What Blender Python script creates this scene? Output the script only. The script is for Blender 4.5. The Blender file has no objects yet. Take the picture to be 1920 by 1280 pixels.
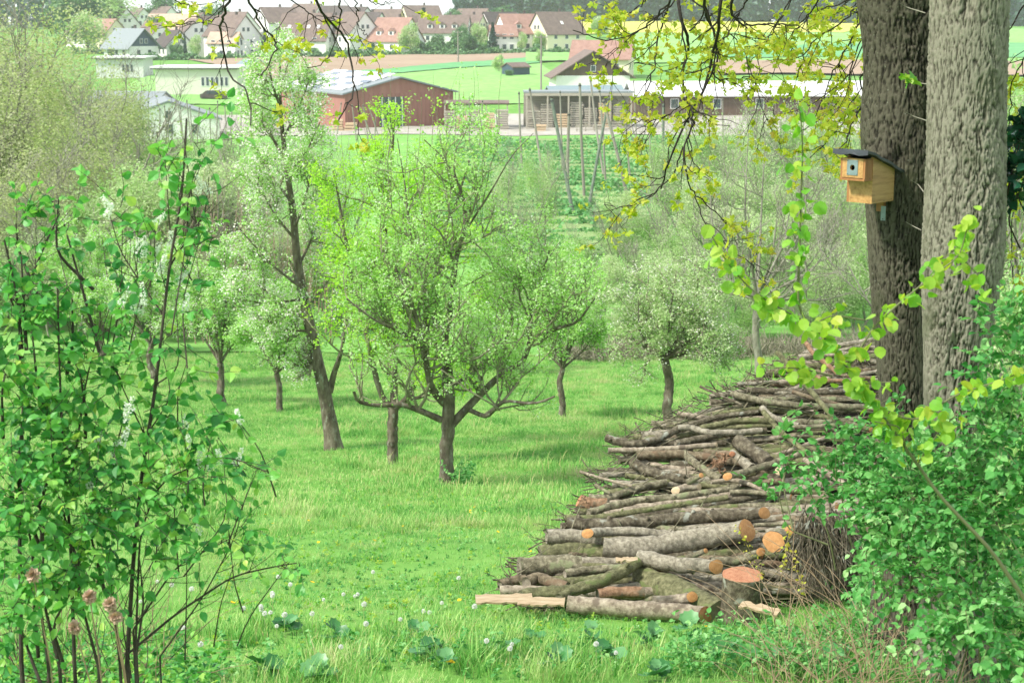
import bpy, math, random
import numpy as np
from mathutils import Vector, Matrix, noise as mnoise

# ------------------------------------------------------------------ camera, world, sun, exposure
S = bpy.context.scene
F = 3000.0                                   # focal length in pixels of the 1920 wide photograph
TH = math.atan(600 / F)
CT, ST = math.cos(TH), math.sin(TH)
cam_d = bpy.data.cameras.new('camera'); cam = bpy.data.objects.new('camera', cam_d)
S.collection.objects.link(cam); S.camera = cam
cam.location = (0, 0, 0); cam.rotation_euler = (math.pi / 2 - TH, 0, 0)
cam_d.sensor_width = 36; cam_d.lens = 36 * F / 1920
cam_d.clip_start = 0.1; cam_d.clip_end = 4000
cam_d.dof.use_dof = True; cam_d.dof.focus_distance = 13.5; cam_d.dof.aperture_fstop = 6.3

W = bpy.data.worlds.new('World'); S.world = W; W.use_nodes = True
wn = W.node_tree; bg = wn.nodes['Background']
sky = wn.nodes.new('ShaderNodeTexSky'); sky.sky_type = 'NISHITA'; sky.sun_disc = False
sky.sun_elevation = math.radians(46); sky.sun_rotation = math.radians(242)
sky.dust_density = 1.0; sky.air_density = 1.0; sky.ozone_density = 1.0
# thin bright cloud cover over the blue, the same all round
tcw = wn.nodes.new('ShaderNodeTexCoord'); cn = wn.nodes.new('ShaderNodeTexNoise'); cn.inputs['Scale'].default_value = 3.0; cn.inputs['Detail'].default_value = 6
cr = wn.nodes.new('ShaderNodeMapRange'); cr.inputs[1].default_value = .3; cr.inputs[2].default_value = .7; cr.inputs[3].default_value = .62; cr.inputs[4].default_value = .95
cm = wn.nodes.new('ShaderNodeMixRGB'); cm.inputs[2].default_value = (5.6, 5.9, 6.1, 1)
wn.links.new(tcw.outputs['Generated'], cn.inputs['Vector']); wn.links.new(cn.outputs[0], cr.inputs[0]); wn.links.new(cr.outputs[0], cm.inputs[0])
wn.links.new(sky.outputs[0], cm.inputs[1]); wn.links.new(cm.outputs[0], bg.inputs[0]); bg.inputs[1].default_value = 0.095
sun_d = bpy.data.lights.new('sun', 'SUN'); sun = bpy.data.objects.new('sun', sun_d)
S.collection.objects.link(sun)
sun_d.energy = 2.3; sun_d.angle = math.radians(8); sun_d.color = (1.0, 0.95, 0.86)
sdir = Vector((0.62, 0.33, -0.73))           # light travels right, away from the camera and down
sun.rotation_euler = sdir.to_track_quat('-Z', 'Y').to_euler()
S.view_settings.view_transform = 'Standard'; S.view_settings.look = 'None'
S.view_settings.gamma = 1; S.view_settings.use_curve_mapping = False
S.view_settings.exposure = 1.4
S.cycles.use_denoising = True
S.cycles.max_bounces = 8; S.cycles.diffuse_bounces = 4; S.cycles.glossy_bounces = 2
S.cycles.transmission_bounces = 6; S.cycles.transparent_max_bounces = 4; S.cycles.volume_bounces = 1

# ------------------------------------------------------------------ helpers
rng = np.random.default_rng(11)
COL = S.collection

def P(px, py, D):
    """world point seen at pixel (px, py) of the photograph, D metres out"""
    v = (640 - py) / F
    k = D / (CT + v * ST)
    return np.array([(px - 960) / F * k, D, (-ST + v * CT) * k])

_prof = np.array([(-80, 6), (-20, 1.5), (-3, -0.9), (0, -1.65), (4, -2.62), (9, -3.83), (11, -4.28), (16, -5.5), (27, -8.02), (34, -9.3),
                  (43, -10.75), (52, -12.05), (62, -13.2), (72, -13.95), (100, -14), (150, -13.8), (200, -13.9), (232, -13.4),
                  (280, -10.1), (340, -8.4), (400, -7.7), (450, -5.5), (520, -2.4), (600, -1.4), (660, -1.2), (760, -4), (1000, -12), (1800, -12)], float)
_ty = np.arange(-80, 1800, 0.5)
_tz = np.interp(_ty, _prof[:, 0], _prof[:, 1])
_k = np.exp(-0.5 * (np.arange(-8, 9) / 3.5) ** 2); _k /= _k.sum()
_tz = np.convolve(np.pad(_tz, 8, 'edge'), _k, 'valid')

def H(x, y):
    x = np.asarray(x, float); y = np.asarray(y, float)
    z = np.interp(y, _ty, _tz)
    a = np.clip(y / 60, 0.0, 1)
    z = z + a * 0.10 * np.sin(x * 0.23 + 1.0 + y * 0.05) + 0.03 * np.sin(x * 1.3 + y * 0.9) + 0.02 * np.sin(x * 2.9 - y * 1.7)
    b = np.clip((y - 230) / 150, 0, 1)
    z = z + b * 0.9 * np.sin(x / 55 + 0.6)
    return z

_md = np.concatenate([np.arange(2, 60, 0.05), np.arange(60, 900, 0.5)])
def gpt(px, py):
    """the ground point seen at a pixel"""
    v = (640 - py) / F
    k = _md / (CT + v * ST)
    x = (px - 960) / F * k; z = (-ST + v * CT) * k
    hit = np.nonzero(z < H(x, _md))[0]
    i = hit[0] if len(hit) else len(_md) - 1
    return np.array([x[i], _md[i], H(x[i], _md[i])])

def gat(px, D):
    """ground point under pixel column px, D metres out"""
    v = -0.1; x = (px - 960) / F * D / 0.985
    return np.array([x, D, float(H(x, D))])

def unit(a):
    return a / np.maximum(np.linalg.norm(a, axis=-1, keepdims=True), 1e-9)

def mesh(name, V, faces, mats, fmat=None, smooth=False, tint=None):
    """V (n,3); faces = list of int arrays (m,k)"""
    me = bpy.data.meshes.new(name)
    if not isinstance(faces, (list, tuple)): faces = [faces]
    faces = [np.asarray(f, np.int32) for f in faces if len(f)]
    V = np.asarray(V, np.float32)
    nl = sum(f.size for f in faces); nf = sum(len(f) for f in faces)
    me.vertices.add(len(V)); me.vertices.foreach_set('co', V.ravel())
    me.loops.add(nl); me.polygons.add(nf)
    me.loops.foreach_set('vertex_index', np.concatenate([f.ravel() for f in faces]))
    st = np.concatenate([np.full(len(f), f.shape[1]) for f in faces])
    st = np.concatenate([[0], np.cumsum(st)[:-1]]).astype(np.int32)
    me.polygons.foreach_set('loop_start', st)
    if not isinstance(mats, (list, tuple)): mats = [mats]
    for m in mats: me.materials.append(m)
    if fmat is not None: me.polygons.foreach_set('material_index', np.asarray(fmat, np.int32))
    me.polygons.foreach_set('use_smooth', np.full(nf, smooth))
    if tint is not None:
        a = me.attributes.new('tint', 'FLOAT', 'POINT'); a.data.foreach_set('value', np.asarray(tint, np.float32))
    me.update(calc_edges=True)
    return me

def link(name, data, parent=None, **props):
    o = bpy.data.objects.new(name, data); COL.objects.link(o)
    if parent is not None: o.parent = parent
    for k, v in props.items():
        if v is not None: o[k] = v
    return o

def empty(name, loc, label, category, group=None, rz=0.0):
    o = bpy.data.objects.new(name, None); COL.objects.link(o)
    o.location = [float(t) for t in loc]; o.rotation_euler = (0, 0, rz); o.empty_display_size = 0.2
    o['label'] = label; o['category'] = category
    if group: o['group'] = group
    return o

class MB:
    """collects polygons; build() links them as one mesh object"""
    def __init__(s): s.v = []; s.f = []; s.m = []; s.n = 0
    def add(s, V, faces, m=0):
        V = np.asarray(V, float); s.v.append(V)
        for f in faces: s.f.append([i + s.n for i in f]); s.m.append(m)
        s.n += len(V); return s
    def box(s, c, d, rz=0.0, m=0, rx=0.0, ry=0.0):
        x, y, z = [t / 2 for t in d]
        V = np.array([(-x, -y, -z), (x, -y, -z), (x, y, -z), (-x, y, -z), (-x, -y, z), (x, -y, z), (x, y, z), (-x, y, z)])
        R = np.array(Matrix.Rotation(rz, 3, 'Z') @ Matrix.Rotation(ry, 3, 'Y') @ Matrix.Rotation(rx, 3, 'X'))
        return s.add(V @ R.T + np.array(c), [(0, 3, 2, 1), (4, 5, 6, 7), (0, 1, 5, 4), (1, 2, 6, 5), (2, 3, 7, 6), (3, 0, 4, 7)], m)
    def prism(s, poly, a, b, axis='x', m=0):
        """poly: 2D points; extruded along axis from a to b"""
        n = len(poly); V = []
        for t in (a, b):
            for (p, q) in poly: V.append((t, p, q) if axis == 'x' else (p, t, q) if axis == 'y' else (p, q, t))
        fs = [tuple(range(n))[::-1], tuple(range(n, 2 * n))] + [(i, (i + 1) % n, n + (i + 1) % n, n + i) for i in range(n)]
        return s.add(V, fs, m)
    def mesh(s, name, mats, smooth=False):
        me = bpy.data.meshes.new(name)
        me.from_pydata([tuple(map(float, q)) for a in s.v for q in a], [], s.f)
        for mm in (mats if isinstance(mats, (list, tuple)) else [mats]): me.materials.append(mm)
        me.polygons.foreach_set('material_index', s.m)
        me.polygons.foreach_set('use_smooth', [smooth] * len(s.f)); me.update()
        return me
    def build(s, name, mats, parent=None, smooth=False, **props):
        return link(name, s.mesh(name, mats, smooth), parent, **props)

def tubes(batches):
    """batches: (pts (M,n,3), rad (M,n), sides) -> V, quads"""
    Vs, Fs, n0 = [], [], 0
    for pts, rad, k in batches:
        if len(pts) == 0: continue
        M, n, _ = pts.shape
        t = unit(np.gradient(pts, axis=1))
        mean = unit(pts[:, -1] - pts[:, 0])
        ref = np.where(np.abs(mean[:, 2:3]) > 0.75, np.array([[1., 0, 0]]), np.array([[0, 0, 1.]]))[:, None, :]
        u = unit(np.cross(t, np.broadcast_to(ref, t.shape))); v = np.cross(t, u)
        a = np.arange(k) * 2 * np.pi / k
        ring = u[:, :, None, :] * np.cos(a)[None, None, :, None] + v[:, :, None, :] * np.sin(a)[None, None, :, None]
        V = pts[:, :, None, :] + ring * rad[:, :, None, None]
        Vs.append(V.reshape(-1, 3))
        i = np.arange(M)[:, None, None] * n * k + np.arange(n - 1)[None, :, None] * k + np.arange(k)[None, None, :]
        j = np.arange(M)[:, None, None] * n * k + np.arange(n - 1)[None, :, None] * k + ((np.arange(k) + 1) % k)[None, None, :]
        Fs.append(np.stack([i, j, j + k, i + k], -1).reshape(-1, 4) + n0)
        n0 += M * n * k
    return np.concatenate(Vs), np.concatenate(Fs)

def smooth_line(pts, n):
    """Catmull-like resampling of a hand-set polyline"""
    pts = np.asarray(pts, float)
    d = np.concatenate([[0], np.cumsum(np.linalg.norm(np.diff(pts, axis=0), axis=1))])
    t = np.linspace(0, d[-1], n * 4)
    q = np.stack([np.interp(t, d, pts[:, i]) for i in range(pts.shape[1])], 1)
    w = max(1, int(len(t) / (len(pts) * 2.5)))
    if w > 1:
        ker = np.ones(2 * w + 1) / (2 * w + 1)
        qp = np.concatenate([np.repeat(q[:1], w, 0), q, np.repeat(q[-1:], w, 0)])
        qs = np.stack([np.convolve(qp[:, i], ker, 'valid') for i in range(q.shape[1])], 1)
        qs[0] = q[0]; qs[-1] = q[-1]; q = qs
    return q[np.linspace(0, len(q) - 1, n).astype(int)]

def wander(start, d, L, n, curl, up, g):
    M = len(start); pts = np.empty((M, n, 3)); pts[:, 0] = start; d = unit(d); st = (L / (n - 1))[:, None]
    for i in range(1, n):
        d = unit(d + g.normal(0, curl, (M, 3)) + np.array([0, 0, up]))
        pts[:, i] = pts[:, i - 1] + d * st
    return pts

def kids(par, rad, K, f0, f1, ang, L, n, curl, up, g, rf=0.6, rmin=0.002, spread=0.25):
    """K children on each parent branch"""
    M, m, _ = par.shape
    par = np.repeat(par, K, 0); rad = np.repeat(rad, K, 0)
    f = g.uniform(f0, f1, M * K) * (m - 1); i = np.clip(f.astype(int), 0, m - 2); w = (f - i)[:, None]; r = np.arange(M * K)
    p = par[r, i] * (1 - w) + par[r, i + 1] * w; t = unit(par[r, i + 1] - par[r, i])
    q = unit(np.cross(t, g.normal(0, 1, (M * K, 3))))
    a = (ang + g.normal(0, spread, M * K))[:, None]
    ll = L * g.uniform(0.55, 1.25, M * K) * (1.15 - 0.5 * f / (m - 1))
    pts = wander(p, t * np.cos(a) + q * np.sin(a), ll, n, curl, up, g)
    r0 = np.maximum(np.minimum(rad[r, i] * rf, rad[r, i]), rmin)
    rr = r0[:, None] * np.linspace(1, 0.35, n)[None] + rmin * 0.3
    return pts, rr

LEAF = (np.array([(0, 0, 0), (-.5, .45, .12), (0, 1, -.05), (.5, .45, .12)]), np.array([(0, 3, 2), (0, 2, 1)]))
LEAF2 = (np.array([(0, 0, 0), (-.32, .22, .09), (-.40, .5, .12), (-.24, .8, .05), (0, 1.05, -.12), (.24, .8, .05), (.40, .5, .12), (.32, .22, .09), (0, .5, .0)]),
         np.array([(0, 8, 1), (1, 8, 2), (2, 8, 3), (3, 8, 4), (4, 8, 5), (5, 8, 6), (6, 8, 7), (7, 8, 0)])[:, ::-1])
PETAL = (np.array([(-.5, 0, .1), (0, -.5, .1), (.5, 0, .1), (0, .5, .1), (0, 0, -.1)]), np.array([(0, 1, 4), (1, 2, 4), (2, 3, 4), (3, 0, 4)]))

def frames(g, N, droop=0.0, flat=0.5):
    """random leaf frames: columns side, along, normal"""
    al = unit(g.normal(0, 1, (N, 3)) * np.array([1, 1, 0.6]) + np.array([0, 0, -droop]))
    up = unit(g.normal(0, 1, (N, 3)) * (1 - flat) + np.array([0, 0, flat]))
    sd = unit(np.cross(al, up)); nm = np.cross(sd, al)
    return np.stack([sd, al, nm], 1)          # rows

def scatter(proto, pos, fr, sc):
    pv, pf = proto
    V = np.einsum('ka,nab->nkb', pv, fr) * sc[:, None, None] + pos[:, None, :]
    Fc = pf[None] + (np.arange(len(pos)) * len(pv))[:, None, None]
    return V.reshape(-1, 3), Fc.reshape(-1, pf.shape[1])

def leafmesh(name, proto, pos, g, size, mat, droop=0.2, flat=0.45, tint=None, var=0.35, fr=None):
    N = len(pos)
    fr = frames(g, N, droop, flat) if fr is None else fr
    sc = size * g.uniform(1 - var, 1 + var, N)
    V, Fc = scatter(proto, pos, fr, sc)
    if tint is None: tint = g.random(N)
    return mesh(name, V, Fc, mat, tint=np.repeat(tint, len(proto[0])))

# ------------------------------------------------------------------ materials
def nt(name):
    m = bpy.data.materials.new(name); m.use_nodes = True; t = m.node_tree
    for n in list(t.nodes): t.nodes.remove(n)
    return m, t, (lambda k, **kw: _mk(t, k, kw))
def _mk(t, k, kw):
    n = t.nodes.new('ShaderNode' + k)
    for a, b in kw.items():
        if a.startswith('i_'):
            key = a[2:]; key = int(key) if key.isdigit() else key
            n.inputs[key].default_value = b
        else: setattr(n, a, b)
    return n
def ramp(N, cols, pos=None):
    r = N('ValToRGB'); e = r.color_ramp.elements
    pos = pos or [i / (len(cols) - 1) for i in range(len(cols))]
    while len(e) < len(cols): e.new(0.5)
    for i, (c, p) in enumerate(zip(cols, pos)): e[i].position = p; e[i].color = (*c, 1)
    return r

def leafmat(name, cols, trans=0.35, rough=0.45, tr_col=None):
    m, t, N = nt(name); L = t.links.new
    at = N('Attribute'); at.attribute_name = 'tint'
    r = ramp(N, cols); L(at.outputs['Fac'], r.inputs[0])
    b = N('BsdfPrincipled'); b.inputs['Roughness'].default_value = rough; b.inputs['Specular IOR Level'].default_value = 0.35
    tr = N('BsdfTranslucent'); hs = N('HueSaturation'); hs.inputs['Saturation'].default_value = 1.1; hs.inputs['Value'].default_value = 1.25; hs.inputs['Hue'].default_value = 0.49
    mx = N('MixShader'); mx.inputs[0].default_value = trans; o = N('OutputMaterial')
    L(r.outputs[0], b.inputs['Base Color']); L(r.outputs[0], hs.inputs['Color']); L(hs.outputs[0], tr.inputs['Color'])
    L(b.outputs[0], mx.inputs[1]); L(tr.outputs[0], mx.inputs[2]); L(mx.outputs[0], o.inputs[0])
    return m

def stuffmat(name, cols, scale=4.0, stretch=(1, 1, 1), bump=0.3, bscale=None, rough=0.85, detail=6, coords='Object', spec=0.2, pos=None, bdist=0.02, extra=None):
    """noise coloured rough surface with bump"""
    m, t, N = nt(name); L = t.links.new
    tc = N('TexCoord'); mp = N('Mapping'); mp.inputs['Scale'].default_value = stretch
    if coords == 'World':
        gg = N('NewGeometry'); L(gg.outputs['Position'], mp.inputs[0])
    else: L(tc.outputs[coords], mp.inputs[0])
    n1 = N('TexNoise', i_Scale=scale, i_Detail=detail, i_Roughness=0.62); L(mp.outputs[0], n1.inputs['Vector'])
    r = ramp(N, cols, pos or [0.28 + 0.44 * i / (len(cols) - 1) for i in range(len(cols))]); L(n1.outputs[0], r.inputs[0])
    n2 = N('TexNoise', i_Scale=bscale or scale * 4, i_Detail=5); L(mp.outputs[0], n2.inputs['Vector'])
    bp = N('Bump'); bp.inputs['Strength'].default_value = bump; bp.inputs['Distance'].default_value = bdist; L(n2.outputs[0], bp.inputs['Height'])
    b = N('BsdfPrincipled'); b.inputs['Roughness'].default_value = rough; b.inputs['Specular IOR Level'].default_value = spec
    col = r.outputs[0]
    if extra:                                    # patches of another colour (lichen, moss)
        n3 = N('TexNoise', i_Scale=extra[1], i_Detail=6); L(tc.outputs['Object'] if coords != 'World' else mp.outputs[0], n3.inputs['Vector'])
        r3 = ramp(N, [(0, 0, 0), (1, 1, 1)], [extra[2], extra[2] + 0.08]); L(n3.outputs[0], r3.inputs[0])
        mx = N('MixRGB'); mx.inputs[2].default_value = (*extra[0], 1); L(r3.outputs[0], mx.inputs[0]); L(col, mx.inputs[1]); col = mx.outputs[0]
    L(col, b.inputs['Base Color']); L(bp.outputs[0], b.inputs['Normal'])
    o = N('OutputMaterial'); L(b.outputs[0], o.inputs[0])
    return m

def plain(name, c, rough=0.7, spec=0.3, var=0.12, scale=3.0):
    d = tuple(x * (1 - var) for x in c); e = tuple(min(1, x * (1 + var)) for x in c)
    return stuffmat(name, [d, e], scale=scale, bump=0.05, rough=rough, spec=spec)

M = {}
M['grass_ground'] = stuffmat('meadow_soil', [(.07, .19, .03), (.13, .30, .05), (.20, .38, .08)], scale=0.35, bump=0.6, bscale=9, coords='World', detail=8)
M['bark'] = stuffmat('apple_bark', [(.05, .04, .03), (.13, .11, .08), (.24, .22, .17)], scale=9, stretch=(1, 1, .45), bump=0.9, bscale=26, coords='World', extra=((.25, .27, .21), 12, .60))
M['bark_grey'] = stuffmat('grey_bark', [(.12, .11, .085), (.25, .24, .19), (.36, .35, .29)], scale=7, stretch=(1, 1, .5), bump=0.5, bscale=22, coords='World')
M['bark_dark'] = stuffmat('dark_bark', [(.02, .017, .014), (.05, .042, .034)], scale=20, bump=0.4, coords='World')
M['leaf_mint'] = leafmat('apple_leaves', [(.20, .46, .07), (.33, .60, .14), (.46, .70, .26), (.60, .76, .46)], 0.5)
M['leaf_bright'] = leafmat('bright_leaves', [(.26, .56, .05), (.40, .70, .08), (.52, .76, .14)], 0.5)
M['leaf_pale'] = leafmat('pale_leaves', [(.24, .42, .12), (.40, .56, .24), (.58, .64, .42)], 0.45)
M['leaf_willow'] = leafmat('willow_leaves', [(.24, .36, .10), (.36, .46, .17), (.46, .52, .26), (.46, .46, .32)], 0.45)
M['leaf_far'] = leafmat('far_tree_leaves', [(.06, .15, .06), (.11, .24, .09), (.18, .32, .13)], 0.25)
M['leaf_fir'] = leafmat('conifer_needles', [(.015, .05, .035), (.03, .09, .055)], 0.1)
M['leaf_bush'] = leafmat('bird_cherry_leaves', [(.035, .19, .045), (.09, .35, .07), (.20, .50, .10), (.48, .66, .14)], 0.4, 0.42)
M['leaf_elder'] = leafmat('elder_leaves', [(.035, .17, .035), (.085, .32, .07), (.19, .46, .13), (.40, .62, .27)], 0.35, 0.42)
M['leaf_lime'] = leafmat('lime_leaves', [(.12, .36, .04), (.22, .48, .06), (.38, .56, .09), (.50, .54, .08)], 0.5, 0.42)
M['leaf_maple'] = leafmat('maple_leaves', [(.30, .46, .04), (.46, .58, .07), (.58, .62, .10), (.50, .42, .08)], 0.5)
M['leaf_ever'] = leafmat('holly_leaves', [(.01, .06, .03), (.03, .12, .06)], 0.1, 0.25)
M['petal'] = leafmat('blossom_petals', [(.74, .75, .68), (.88, .87, .84), (.80, .68, .66)], 0.35)
M['petal_white'] = leafmat('white_petals', [(.72, .78, .66), (.88, .90, .84)], 0.35)
M['twig'] = stuffmat('olive_twigs', [(.12, .11, .07), (.22, .21, .14), (.32, .31, .22)], scale=9, bump=0.2, coords='World')

# ------------------------------------------------------------------ terrain
ys = np.concatenate([np.linspace(-80, 0, 12), np.linspace(0.6, 75, 190), np.linspace(77, 240, 70), np.linspace(244, 700, 90), np.linspace(720, 1700, 20)])
ts = np.linspace(-1, 1, 241); ts = np.sign(ts) * (0.30 * np.abs(ts) + 0.70 * np.abs(ts) ** 3)
YY, TT = np.meshgrid(ys, ts, indexing='ij'); XX = TT * (70 + 1.0 * np.maximum(YY, 0))
ZZ = H(XX, YY)
nr, nc = YY.shape
i = (np.arange(nr - 1)[:, None] * nc + np.arange(nc - 1)[None]).ravel()
link('ground', mesh('ground', np.stack([XX, YY, ZZ], -1).reshape(-1, 3), np.stack([i, i + 1, i + nc + 1, i + nc], 1), M['grass_ground'], smooth=True), kind='structure')

def fieldmat(name, cols, scale=0.05, stretch=(1, 1, 1), fine=0.8):
    m, t, N = nt(name); L = t.links.new
    g = N('NewGeometry'); mp = N('Mapping'); mp.inputs['Scale'].default_value = stretch; L(g.outputs['Position'], mp.inputs[0])
    a = N('TexNoise', i_Scale=scale, i_Detail=8, i_Roughness=0.7); b = N('TexNoise', i_Scale=fine, i_Detail=4)
    L(mp.outputs[0], a.inputs['Vector']); L(mp.outputs[0], b.inputs['Vector'])
    ad = N('Math', operation='ADD'); mu = N('Math', operation='MULTIPLY'); mu.inputs[1].default_value = 0.5
    L(a.outputs[0], ad.inputs[0]); L(b.outputs[0], ad.inputs[1]); L(ad.outputs[0], mu.inputs[0])
    r = ramp(N, cols, [0.36 + 0.28 * k / (len(cols) - 1) for k in range(len(cols))]); L(mu.outputs[0], r.inputs[0])
    d = N('BsdfPrincipled'); d.inputs['Roughness'].default_value = 0.9; d.inputs['Specular IOR Level'].default_value = 0.1; L(r.outputs[0], d.inputs['Base Color'])
    o = N('OutputMaterial'); L(d.outputs[0], o.inputs[0]); return m
M['rape'] = fieldmat('rapeseed_bloom', [(.42, .44, .08), (.62, .60, .14)], 0.04, (1, .3, 1))
M['ploughed'] = fieldmat('dry_soil', [(.28, .20, .14), (.38, .29, .21)], 0.05, (.4, 1.5, 1))
M['crop'] = fieldmat('young_corn_green', [(.10, .30, .12), (.16, .38, .16)], 0.05, (.3, 1.5, 1))
M['crop_light'] = fieldmat('pasture_green', [(.17, .38, .10), (.27, .47, .15)], 0.05)
M['gravel'] = fieldmat('pale_gravel', [(.30, .28, .24), (.44, .42, .37)], 0.2)
M['meadow_far'] = fieldmat('valley_meadow', [(.12, .30, .06), (.22, .44, .11)], 0.1, (.5, 1.2, 1))
M['soil_hop'] = fieldmat('hop_soil', [(.16, .26, .09), (.26, .34, .14)], 0.2, (.2, 2, 1))

def field(name, corners, mat, lift, nu=40, nv=16):
    """corners tl, tr, br, bl as pixels (px,py) on the ground or ('w',x,y)"""
    q = [np.array(c[1:]) if c[0] == 'w' else gpt(*c)[:2] for c in corners]
    u = np.linspace(0, 1, nu)[None, :, None]; v = np.linspace(0, 1, nv)[:, None, None]
    XY = (q[0] * (1 - u) + q[1] * u) * (1 - v) + (q[3] * (1 - u) + q[2] * u) * v
    V = np.concatenate([XY, (H(XY[..., 0], XY[..., 1]) + lift)[..., None]], -1).reshape(-1, 3)
    i = (np.arange(nv - 1)[:, None] * nu + np.arange(nu - 1)[None]).ravel()
    link(name, mesh(name, V, np.stack([i, i + nu, i + nu + 1, i + 1], 1), mat, smooth=True), kind='structure')

def WD(px, D): return ('w', (px - 960) / F * D / 0.985, D)
field('rapeseed_field', [WD(960, 640), WD(1700, 640), WD(1560, 480), WD(960, 470)], M['rape'], .30)
field('green_field', [WD(1150, 482), WD(2300, 560), WD(2300, 300), WD(1080, 330)], M['crop_light'], .22)
field('corn_field', [WD(1500, 420), WD(2500, 470), WD(2500, 360), WD(1300, 340)], M['crop'], .34)
field('ploughed_field', [WD(360, 372), WD(1040, 385), WD(1040, 352), WD(520, 284)], M['ploughed'], .22)
field('ploughed_field', [WD(1330, 330), WD(2300, 330), WD(2300, 285), WD(1330, 290)], M['ploughed'], .40)
field('crop_field', [WD(640, 300), WD(1010, 350), WD(1010, 326), WD(600, 284)], M['crop'], .34)
field('pasture', [WD(300, 296), WD(1010, 326), WD(1100, 245), WD(200, 245)], M['crop_light'], .18)
field('pasture', [WD(985, 386), WD(1100, 386), WD(1100, 330), WD(985, 330)], M['crop_light'], .38)
field('farm_yard', [WD(150, 232), WD(1700, 235), WD(1700, 198), WD(150, 200)], M['gravel'], .12)
field('valley_meadow', [WD(-400, 199), WD(2300, 199), WD(2600, 64), WD(-700, 64)], M['meadow_far'], .06, 60, 60)
field('hop_garden_soil', [WD(880, 194), WD(2100, 194), WD(2300, 96), WD(850, 96)], M['soil_hop'], .12, 40, 30)

# ------------------------------------------------------------------ grass (instanced tufts on a point mesh)
def grassmat():
    m, t, N = nt('grass_blades'); L = t.links.new
    g = N('NewGeometry'); n1 = N('TexNoise', i_Scale=0.45, i_Detail=6, i_Roughness=0.65); L(g.outputs['Position'], n1.inputs['Vector'])
    at = N('Attribute'); at.attribute_name = 'tint'
    ad0 = N('Math', operation='ADD'); ad = N('Math', operation='ADD'); sb = N('Math', operation='MULTIPLY'); sb.inputs[1].default_value = 0.42; L(at.outputs['Fac'], sb.inputs[0])
    n2 = N('TexNoise', i_Scale=2.2, i_Detail=4); L(g.outputs['Position'], n2.inputs['Vector']); nb_ = N('MapRange'); nb_.inputs[1].default_value = .3; nb_.inputs[2].default_value = .7; nb_.inputs[3].default_value = -.2; nb_.inputs[4].default_value = .16; L(n2.outputs[0], nb_.inputs[0])
    L(sb.outputs[0], ad0.inputs[0]); L(n1.outputs[0], ad0.inputs[1]); L(ad0.outputs[0], ad.inputs[0]); L(nb_.outputs[0], ad.inputs[1])
    r = ramp(N, [(.05, .21, .035), (.13, .38, .065), (.25, .53, .12), (.43, .64, .20), (.60, .60, .32)], [.40, .54, .70, .85, .98]); L(ad.outputs[0], r.inputs[0])
    dr = ramp(N, [(0, 0, 0), (1, 1, 1)], [.90, .93]); L(at.outputs['Fac'], dr.inputs[0]); n3 = N('TexNoise', i_Scale=0.9, i_Detail=5, i_Roughness=.7); L(g.outputs['Position'], n3.inputs['Vector'])
    d3 = ramp(N, [(0, 0, 0), (1, 1, 1)], [.52, .74]); L(n3.outputs[0], d3.inputs[0]); mxa = N('Math', operation='MAXIMUM'); L(dr.outputs[0], mxa.inputs[0]); mh = N('Math', operation='MULTIPLY'); mh.inputs[1].default_value = .65; L(d3.outputs[0], mh.inputs[0]); L(mh.outputs[0], mxa.inputs[1])
    dry = N('MixRGB'); dry.inputs[2].default_value = (.46, .46, .19, 1); L(mxa.outputs[0], dry.inputs[0]); L(r.outputs[0], dry.inputs[1]); r = dry
    b = N('BsdfPrincipled'); b.inputs['Roughness'].default_value = .5; b.inputs['Specular IOR Level'].default_value = .25
    tr = N('BsdfTranslucent'); mx = N('MixShader'); mx.inputs[0].default_value = .4; o = N('OutputMaterial')
    L(r.outputs[0], b.inputs['Base Color']); L(r.outputs[0], tr.inputs[0]); L(b.outputs[0], mx.inputs[1]); L(tr.outputs[0], mx.inputs[2]); L(mx.outputs[0], o.inputs[0])
    return m
M['grass'] = grassmat()
def tuft(k, n, spread, hgt, wid, lean):
    g = np.random.default_rng(100 + k)
    base = np.concatenate([g.normal(0, spread, (n, 2)), np.zeros((n, 1)) - 0.01], 1)
    a = g.uniform(0, 6.28, n); d = np.stack([np.cos(a), np.sin(a), np.zeros(n)], 1); s_ = np.stack([-np.sin(a), np.cos(a), np.zeros(n)], 1)
    h = hgt * g.uniform(.45, 1.25, n)[:, None]; l = lean * g.uniform(.2, 1.5, n)[:, None]; w = wid * g.uniform(.6, 1.3, n)[:, None]; up = np.array([0, 0, 1.])
    V = np.stack([base - s_ * w, base + s_ * w, base + up * h * .55 + d * h * l * .3 + s_ * w * .8, base + up * h * .55 + d * h * l * .3 - s_ * w * .8, base + up * h + d * h * l], 1)
    b = (np.arange(n) * 5)[:, None]
    me = mesh('tuft', V.reshape(-1, 3), [b + np.array([[0, 1, 2, 3]]), b + np.array([[3, 2, 4]])], M['grass'], tint=np.repeat(g.random(n), 5))
    return bpy.data.objects.new('tuft', me)      # never linked: source for the instances only

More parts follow.
